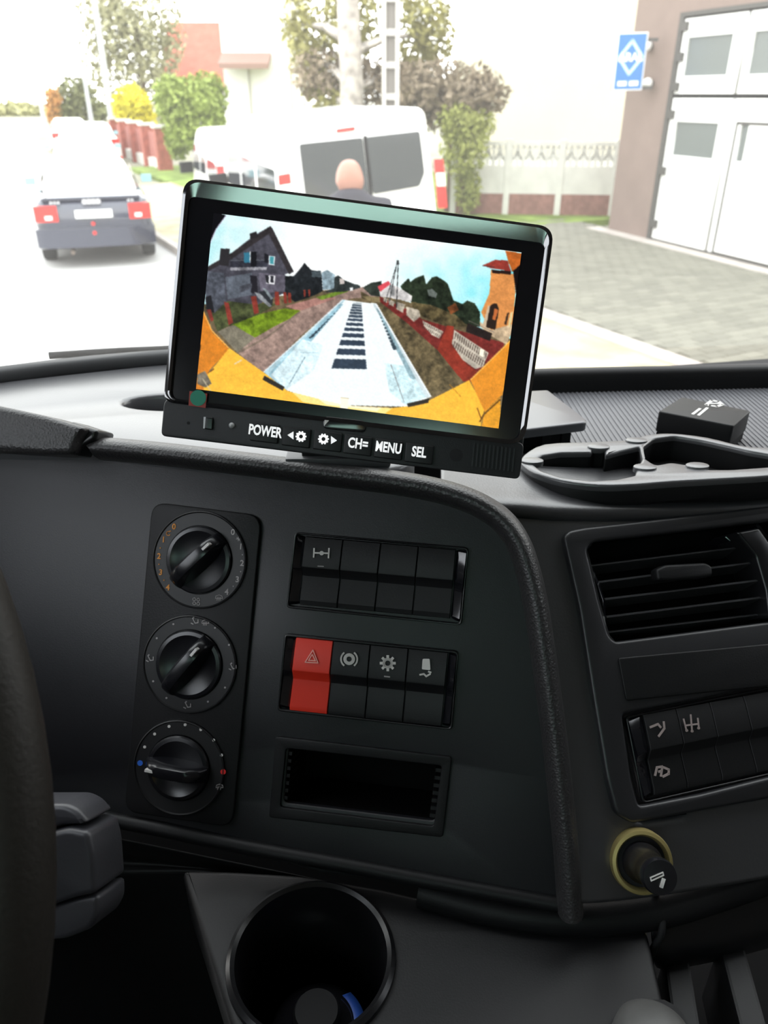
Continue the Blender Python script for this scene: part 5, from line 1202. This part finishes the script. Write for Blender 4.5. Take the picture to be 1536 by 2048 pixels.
link('lettering', textmesh('ARAL', .16, .004, sx=.95, fat=.006), WPAINT, sg, Matrix.Translation((cx_, cy_, .011)))
b = MB(); yy = y0_+.09
for k in range(9):
    if k == 4: continue
    xx = x0_+.06+k*(x1_-x0_-.12)/9; b.box(xx, xx+.032, yy-.035, yy+.035, .006, .010)
b.build('lower_line', WPAINT, sg)
for yy in (y0_+.0, y1_-.12):
    MB().box(x1_, x1_+.18, yy, yy+.05, -.09, -.04).build('bracket_arm', FRM, sg)

# ------------------------------------------------------------------ concrete fence beyond the driveway
f0 = ground(905, 436); FF = Frame((f0.x, f0.y, .06), Vector((.992, -.12, 0)), Vector((0, 0, 1)))
xs = [FF.loc(px, 420)[0] for px in (905, 1010, 1113, 1222, 1330)]
zt = FF.loc(1100, 283)[1]; zo = FF.loc(1100, 332)[1]; zbk = FF.loc(1100, 388)[1]
for i in range(4):
    nm = ('left of the drooping branches', 'second from the left', 'right of the bare post', 'nearest the garage')[i]
    e = empty('concrete_fence_panel', FF.at(xs[i], 0, 0), 'white openwork concrete fence panel %s' % nm, 'fence', 'concrete fence panels behind the driveway')
    Wp = xs[i+1]-xs[i]
    MB().box(-.06, .06, 0, zt+.04, -.06, .06).build('post', CONC, e)
    MB().box(.06, Wp-.06, 0, zbk, -.04, .04).build('brick_base', mat('faded_brick', (.24, .12, .10), .8, .3, var=.2, vscale=8), e)
    MB().box(.06, Wp-.06, zbk, zo, -.03, .03).build('solid_slab', CONC, e)
    MB().box(.06, Wp-.06, zt-.08, zt, -.035, .035).build('top_rail', CONC, e)
    nn = 4; cw = (Wp-.12)/nn
    for k in range(nn):
        x0_ = .06+k*cw; xm = x0_+cw/2; b = MB(); h0_, h1_ = zo, zt-.08
        b.box(x0_, x0_+.03, h0_, h1_, -.02, .02); b.box(x0_+cw-.03, x0_+cw, h0_, h1_, -.02, .02)
        b.stroke([(xm, h1_), (x0_+cw*.2, h0_+.12), (xm, h0_+.26), (x0_+cw*.8, h0_+.12), (xm, h1_)], .05, -.02, .02)
        b.stroke([(xm, h0_), (xm, h0_+.2)], .05, -.02, .02); b.stroke([(x0_, h1_), (x0_+cw*.3, h0_+.3)], .03, -.02, .02); b.stroke([(x0_+cw, h1_), (x0_+cw*.7, h0_+.3)], .03, -.02, .02)
        b.build('openwork_block', CONC, e)

# ------------------------------------------------------------------ red fence down the street
r0, r1 = ground(332, 346), ground(222, 300); d_ = r1-r0; LN = d_.length; RFm = Frame((r0.x, r0.y, 0), d_*-1, Vector((0, 0, 1)))
RF_ = Matrix.Translation((r0.x, r0.y, 0)) @ Matrix.Rotation(math.atan2(d_.y, d_.x), 4, 'Z')
npn = 5
for i in range(npn):
    e = empty('red_fence_section', RF_ @ Matrix.Translation((LN*i/npn, 0, 0)), ('red picket fence section nearest the white minivan', 'second red picket fence section from the minivan', 'middle red picket fence section down the street', 'fourth red picket fence section from the minivan', 'farthest red fence section by the brick pillars')[i], 'fence', 'red fence sections along the street')
    Ls = LN/npn
    MB().box(-.22, .22, -.22, .22, 0, 1.35).build('pillar', BRICK, e); MB().box(-.27, .27, -.27, .27, 1.35, 1.43).build('pillar_cap', CONC, e)
    MB().box(.22, Ls-.22, -.12, .12, 0, .35).build('plinth', CONC, e)
    MB().box(.22, Ls-.22, -.03, .0, .5, .56).build('rail', BRICK, e); MB().box(.22, Ls-.22, -.03, .0, .98, 1.04).build('rail', BRICK, e)
    np_ = 14
    for k in range(np_):
        x = .3+k*(Ls-.6)/(np_-1); MB().box(x-.055, x+.055, 0, .025, .38, 1.18).build('picket', mat('red_picket', (.32, .11, .09), .7), e)

# ------------------------------------------------------------------ houses
rc, rl_ = col(335, 46), col(470, 46)
RED = mat('red_roof_tiles', (.42, .12, .085), .8, .3, var=.12, vscale=2)
def house(a, bq, depth, eave, ridge, wallm, label, name='house', win=()):
    a = Vector(a); bq = Vector(bq); d = (bq-a); L_ = d.length
    M = Matrix.Translation(a) @ Matrix.Rotation(math.atan2(d.y, d.x), 4, 'Z'); e = empty(name, M, label, 'house')
    b = MB(); b.box(0, L_, 0, depth, 0, eave); b.add([(0, 0, eave), (0, depth, eave), (0, depth/2, ridge), (.1, 0, eave), (.1, depth, eave), (.1, depth/2, ridge), ], [(0,1,2),(3,5,4),(0,3,4,1),(1,4,5,2),(2,5,3,0)])
    b.add([(L_-.1, 0, eave), (L_-.1, depth, eave), (L_-.1, depth/2, ridge), (L_, 0, eave), (L_, depth, eave), (L_, depth/2, ridge)], [(0,1,2),(3,5,4),(0,3,4,1),(1,4,5,2),(2,5,3,0)])
    b.build('walls', wallm, e)
    for s in (0, 1):
        y0_, y1_ = ((-.4, depth/2) if s == 0 else (depth+.4, depth/2)); z0_ = eave-(ridge-eave)*.8/depth
        b = MB(); b.add([(-.3, y0_, z0_), (L_+.3, y0_, z0_), (L_+.3, y1_, ridge), (-.3, y1_, ridge), (-.3, y0_, z0_+.15), (L_+.3, y0_, z0_+.15), (L_+.3, y1_, ridge+.15), (-.3, y1_, ridge+.15)], [(0,1,2,3),(4,5,6,7),(0,1,5,4),(1,2,6,5),(2,3,7,6),(3,0,4,7)]); b.build('roof_slope', RED, e)
    for x0_, x1_, z0_, z1_ in win:
        w_ = MB().box(x0_, x1_, -.03, .02, z0_, z1_).build('window', WPAINT, e); MB().box(x0_+.08, x1_-.08, -.04, -.03, z0_+.08, z1_-.08).build('pane', CGLASS, w_)
    return e
house(rc, rl_, 7, zat(400, 165, 46), zat(400, 42, 46.5), WHITEF, 'white house with a red tiled roof far behind the green bush', win=[(1, 2, 1, 2.2)])
a = col(452, 27); bq = col(585, 27); e = empty('white_house', a, 'bright white house block with a small brown porch roof', 'house')
EI = e.matrix_world.inverted(); d = bq-a
MB().box(0, d.x, 0, 8, 0, 9).build('walls', WHITEF, e)
zz = zat(500, 138, 26.4); MB().add([(.0, -.9, zz), (d.x*.72, -.9, zz), (d.x*.72, 0, zz+.35), (0, 0, zz+.35), (0, -.9, zz+.16), (d.x*.72, -.9, zz+.16), (d.x*.72, 0, zz+.5), (0, 0, zz+.5)], [(0,1,2,3),(4,5,6,7),(0,1,5,4),(1,2,6,5),(2,3,7,6),(3,0,4,7)]).build('porch_roof', mat('brown_tiles', (.26, .16, .13), .8), e)
MB().box(d.x*.36, d.x*.38, -.06, 0, 0, zz).build('downpipe', mat('pipe_grey', (.35, .33, .3), .5), e); MB().box(d.x-.05, d.x+.03, -.08, 0, 0, 9).build('downpipe', mat('pipe_cream', (.6, .52, .4), .5), e)
a = col(955, 22.5); bq = col(1500, 22.5); e = empty('cream_building', a, 'large cream building behind the concrete fence', 'building')
MB().box(0, bq.x-a.x, 0, 8, 0, 9).build('walls', CREAM, e); MB().box(-.2, bq.x-a.x+.2, -.3, 8.3, 9, 9.3).build('roof', MATS['roof_grey'], e)
MB().box(0, bq.x-a.x, -.05, 0, 0, .7).build('plinth', mat('plinth_white', (.66, .64, .6), .9), e)

# ------------------------------------------------------------------ trees, bushes, poles
def leaf_mat(n_, c): return mat(n_, c, .7, .3, var=.25, vscale=1.5)
def crown(blobs, n, size, m, parent, name='crown', flat=.0):
    V = np.zeros((n*4, 3)); tot = sum(b_[6] for b_ in blobs); k0 = 0
    for bi, (x, y, z, rx, ry, rz, wgt) in enumerate(blobs):
        k1 = n if bi == len(blobs)-1 else k0+int(n*wgt/tot); c = k1-k0
        u = RNG.normal(size=(c, 3)); u /= np.linalg.norm(u, axis=1)[:, None]; r_ = RNG.random(c)**.45
        P_ = u*r_[:, None]*np.array([rx, ry, rz])+np.array([x, y, z])
        a = RNG.normal(size=(c, 3)); a /= np.linalg.norm(a, axis=1)[:, None]; b_ = np.cross(a, RNG.normal(size=(c, 3))); b_ /= np.linalg.norm(b_, axis=1)[:, None]
        s = size*(.6+.8*RNG.random(c))[:, None]
        V[k0*4:k1*4] = np.stack([P_-a*s, P_-b_*s*.45, P_+a*s, P_+b_*s*.45], 1).reshape(-1, 3); k0 = k1
    me_ = bpy.data.meshes.new(name); me_.from_pydata(V.tolist(), [], np.arange(n*4).reshape(-1, 4).tolist()); me_.update()
    o = link(name, me_, m, parent); o['kind'] = 'stuff'; return o
BARK = mat('brown_bark', (.12, .085, .06), .9, .2, var=.3, vscale=8)
def tree(name, px, t, blobs, n, size, m, label, trunk=.12, bark=BARK, cat='tree', group=None, th=None, gz=0):
    """blobs in photo pixels: (px, py, rx_px, rz_px, weight)"""
    g_ = col(px, t); g_.z = gz; e = empty(name, g_, label, cat, group); k = t/FPX*1.12
    B = []
    for bx2, by, rx, rz, wg in blobs:
        c = col(bx2, t)-g_; B.append((c.x, c.y+random.uniform(-.4, .4)+(1.2 if bark is not BARK else 0), zat(bx2, by, t)-gz, rx*k, rx*k*.9, rz*k, wg))
    crown(B, n, size, m, e)
    th = th if th is not None else B[0][2]
    MB().tube(bez([Vector((0, 0, -.05)), Vector((.04, .02, th*.35)), Vector((-.03, .0, th*.7)), Vector((0, 0, th))], 4), [trunk*(1.15-.5*i/12) for i in range(13)], 10).build('trunk', bark, e, None, 60)
    for bx2, by, bz_, rx, ry, rz, wg in B[:6]:
        z0_ = max(.3, min(th*.8, bz_-rz*.5)); MB().tube([Vector((0, 0, z0_)), Vector((bx2*.5, by*.5, (z0_+bz_)/2+.1)), Vector((bx2, by, bz_))], [trunk*.45, trunk*.3, trunk*.12], 6).build('branch', bark, e, None, 60)
    return e
tree('green_bush', 380, 23.5, [(380, 225, 55, 60, 3), (350, 190, 35, 35, 1), (415, 190, 35, 40, 1.2), (430, 250, 22, 40, .6), (340, 280, 24, 36, .8)], 5200, .10, leaf_mat('bush_green', (.27, .33, .08)), 'broad green bush beside the white minivan', cat='bush')
tree('yellow_bush', 266, 33, [(266, 215, 36, 38, 3), (258, 250, 26, 30, 1), (285, 235, 25, 35, 1)], 2600, .12, leaf_mat('leaf_yellow', (.60, .53, .03)), 'bright yellow bush behind the red fence', cat='bush')
tree('tall_sparse_tree', 290, 44, [(270, 60, 70, 70, 1), (300, 120, 60, 70, 1), (225, 110, 40, 70, .6), (330, 190, 30, 60, .5), (240, 20, 60, 40, .6), (350, 60, 30, 60, .4)], 4600, .17, leaf_mat('leaf_grey_green', (.30, .29, .17)), 'tall sparse grey-green tree left of the red roof', trunk=.16)
tree('dark_round_tree', 140, 58, [(145, 205, 36, 42, 2), (165, 190, 25, 28, 1), (120, 220, 20, 28, .7), (195, 225, 18, 22, .7)], 1800, .22, leaf_mat('leaf_olive', (.17, .18, .08)), 'dark olive tree at the far end of the street')
tree('orange_tree', 100, 57, [(100, 220, 13, 36, 1), (108, 195, 12, 18, .5)], 700, .2, leaf_mat('leaf_orange', (.50, .26, .08)), 'small orange autumn tree at the far end of the street', trunk=.08)
tree('low_hedge', 40, 95, [(20, 222, 50, 16, 1), (70, 226, 30, 12, .5)], 900, .4, leaf_mat('leaf_pale', (.34, .33, .16)), 'pale hedge on the horizon at the left edge', cat='hedge')
BIRCH = mat('birch_bark', (.42, .38, .34), .8, .3, var=.45, vscale=5)
tree('birch_tree', 700, 14.8, [(630, 120, 55, 80, 1), (850, 60, 60, 70, 1.2), (700, 40, 60, 60, .8), (660, 200, 45, 40, .5), (820, 150, 50, 50, .7), (600, 40, 40, 60, .5), (740, -60, 150, 60, 1.5)], 4200, .085, leaf_mat('leaf_birch', (.30, .28, .10)), 'thick birch tree behind the white van', trunk=.23, bark=BIRCH, th=6.5)
tree('drooping_brown_tree', 905, 15.6, [(880, 175, 110, 45, 2), (800, 190, 80, 50, 1.4), (960, 190, 50, 35, .8), (760, 160, 60, 40, .8), (640, 150, 50, 40, .7), (880, 235, 60, 25, .5)], 5200, .075, leaf_mat('leaf_brown', (.24, .19, .13)), 'drooping brownish tree right of the concrete pole', trunk=.10)
tree('green_shrub', 930, 15.0, [(930, 290, 45, 60, 1.5), (960, 250, 35, 30, .7), (945, 380, 25, 45, .8), (915, 240, 40, 30, .6)], 2600, .06, leaf_mat('leaf_spring', (.28, .30, .08)), 'loose green shrub at the right of the white van', trunk=.05, cat='shrub')
# concrete pole made of two legs and rungs
g_ = col(781, 13.6); e = empty('concrete_pole', Matrix.Translation(g_), 'pale ladder-like concrete street pole behind the van', 'pole')
CP_ = mat('pole_concrete', (.52, .50, .47), .8, .3, var=.1, vscale=4)
for s in (-1, 1): MB().box(s*.115-.035, s*.115+.035, -.09, .09, -.05, 8).build('leg', CP_, e)
for k in range(16): MB().box(-.08, .08, -.05, .05, .3+k*.48, .40+k*.48).build('rung', CP_, e)
MB().box(-.085, .085, .03, .05, 0, 8).build('web', mat('pole_web', (.25, .23, .21), .9), e)
for px, t, top, l_ in ((218, 36, 8.0, 'thin grey lamp post by the brick pillars'), (176, 55, 7.0, 'farther thin lamp post beyond the parked cars'), (80, 52, 3.0, 'short pale road marker post at the left')):
    g_ = col(px, t); e = empty('lamp_post', g_, l_, 'post', 'posts down the street')
    MB().tube([(0, 0, -.1), (0, 0, top)], [.16, .10], 10).build('mast', mat('post_grey', (.42, .43, .45), .5), e, None, 60)
    if top > 4: MB().tube([(0, 0, top), (-.5, 0, top+.2), (-1.1, 0, top+.25)], [.07, .06, .08], 8).build('arm', MATS['post_grey'], e, None, 60)
    else: MB().box(-.28, .28, -.03, .03, top-.9, top-.1).build('board', WPAINT, e)
# orange body of the truck behind the cab, seen only in reflections
e = empty('truck_headboard', MT @ Matrix.Translation((.6, -1.70, -1.2)), 'orange steel headboard of the truck behind the cab', 'truck body')
ORG = mat('orange_steel', (.60, .24, .03), .5, .4)
MB().box(-.73, 1.2, -.06, 0, 0, 2.2).build('plate', ORG, e)
for x in (-.73, .3, 1.1): MB().box(x, x+.1, 0, .06, 0, 2.2).build('rib', ORG, e)
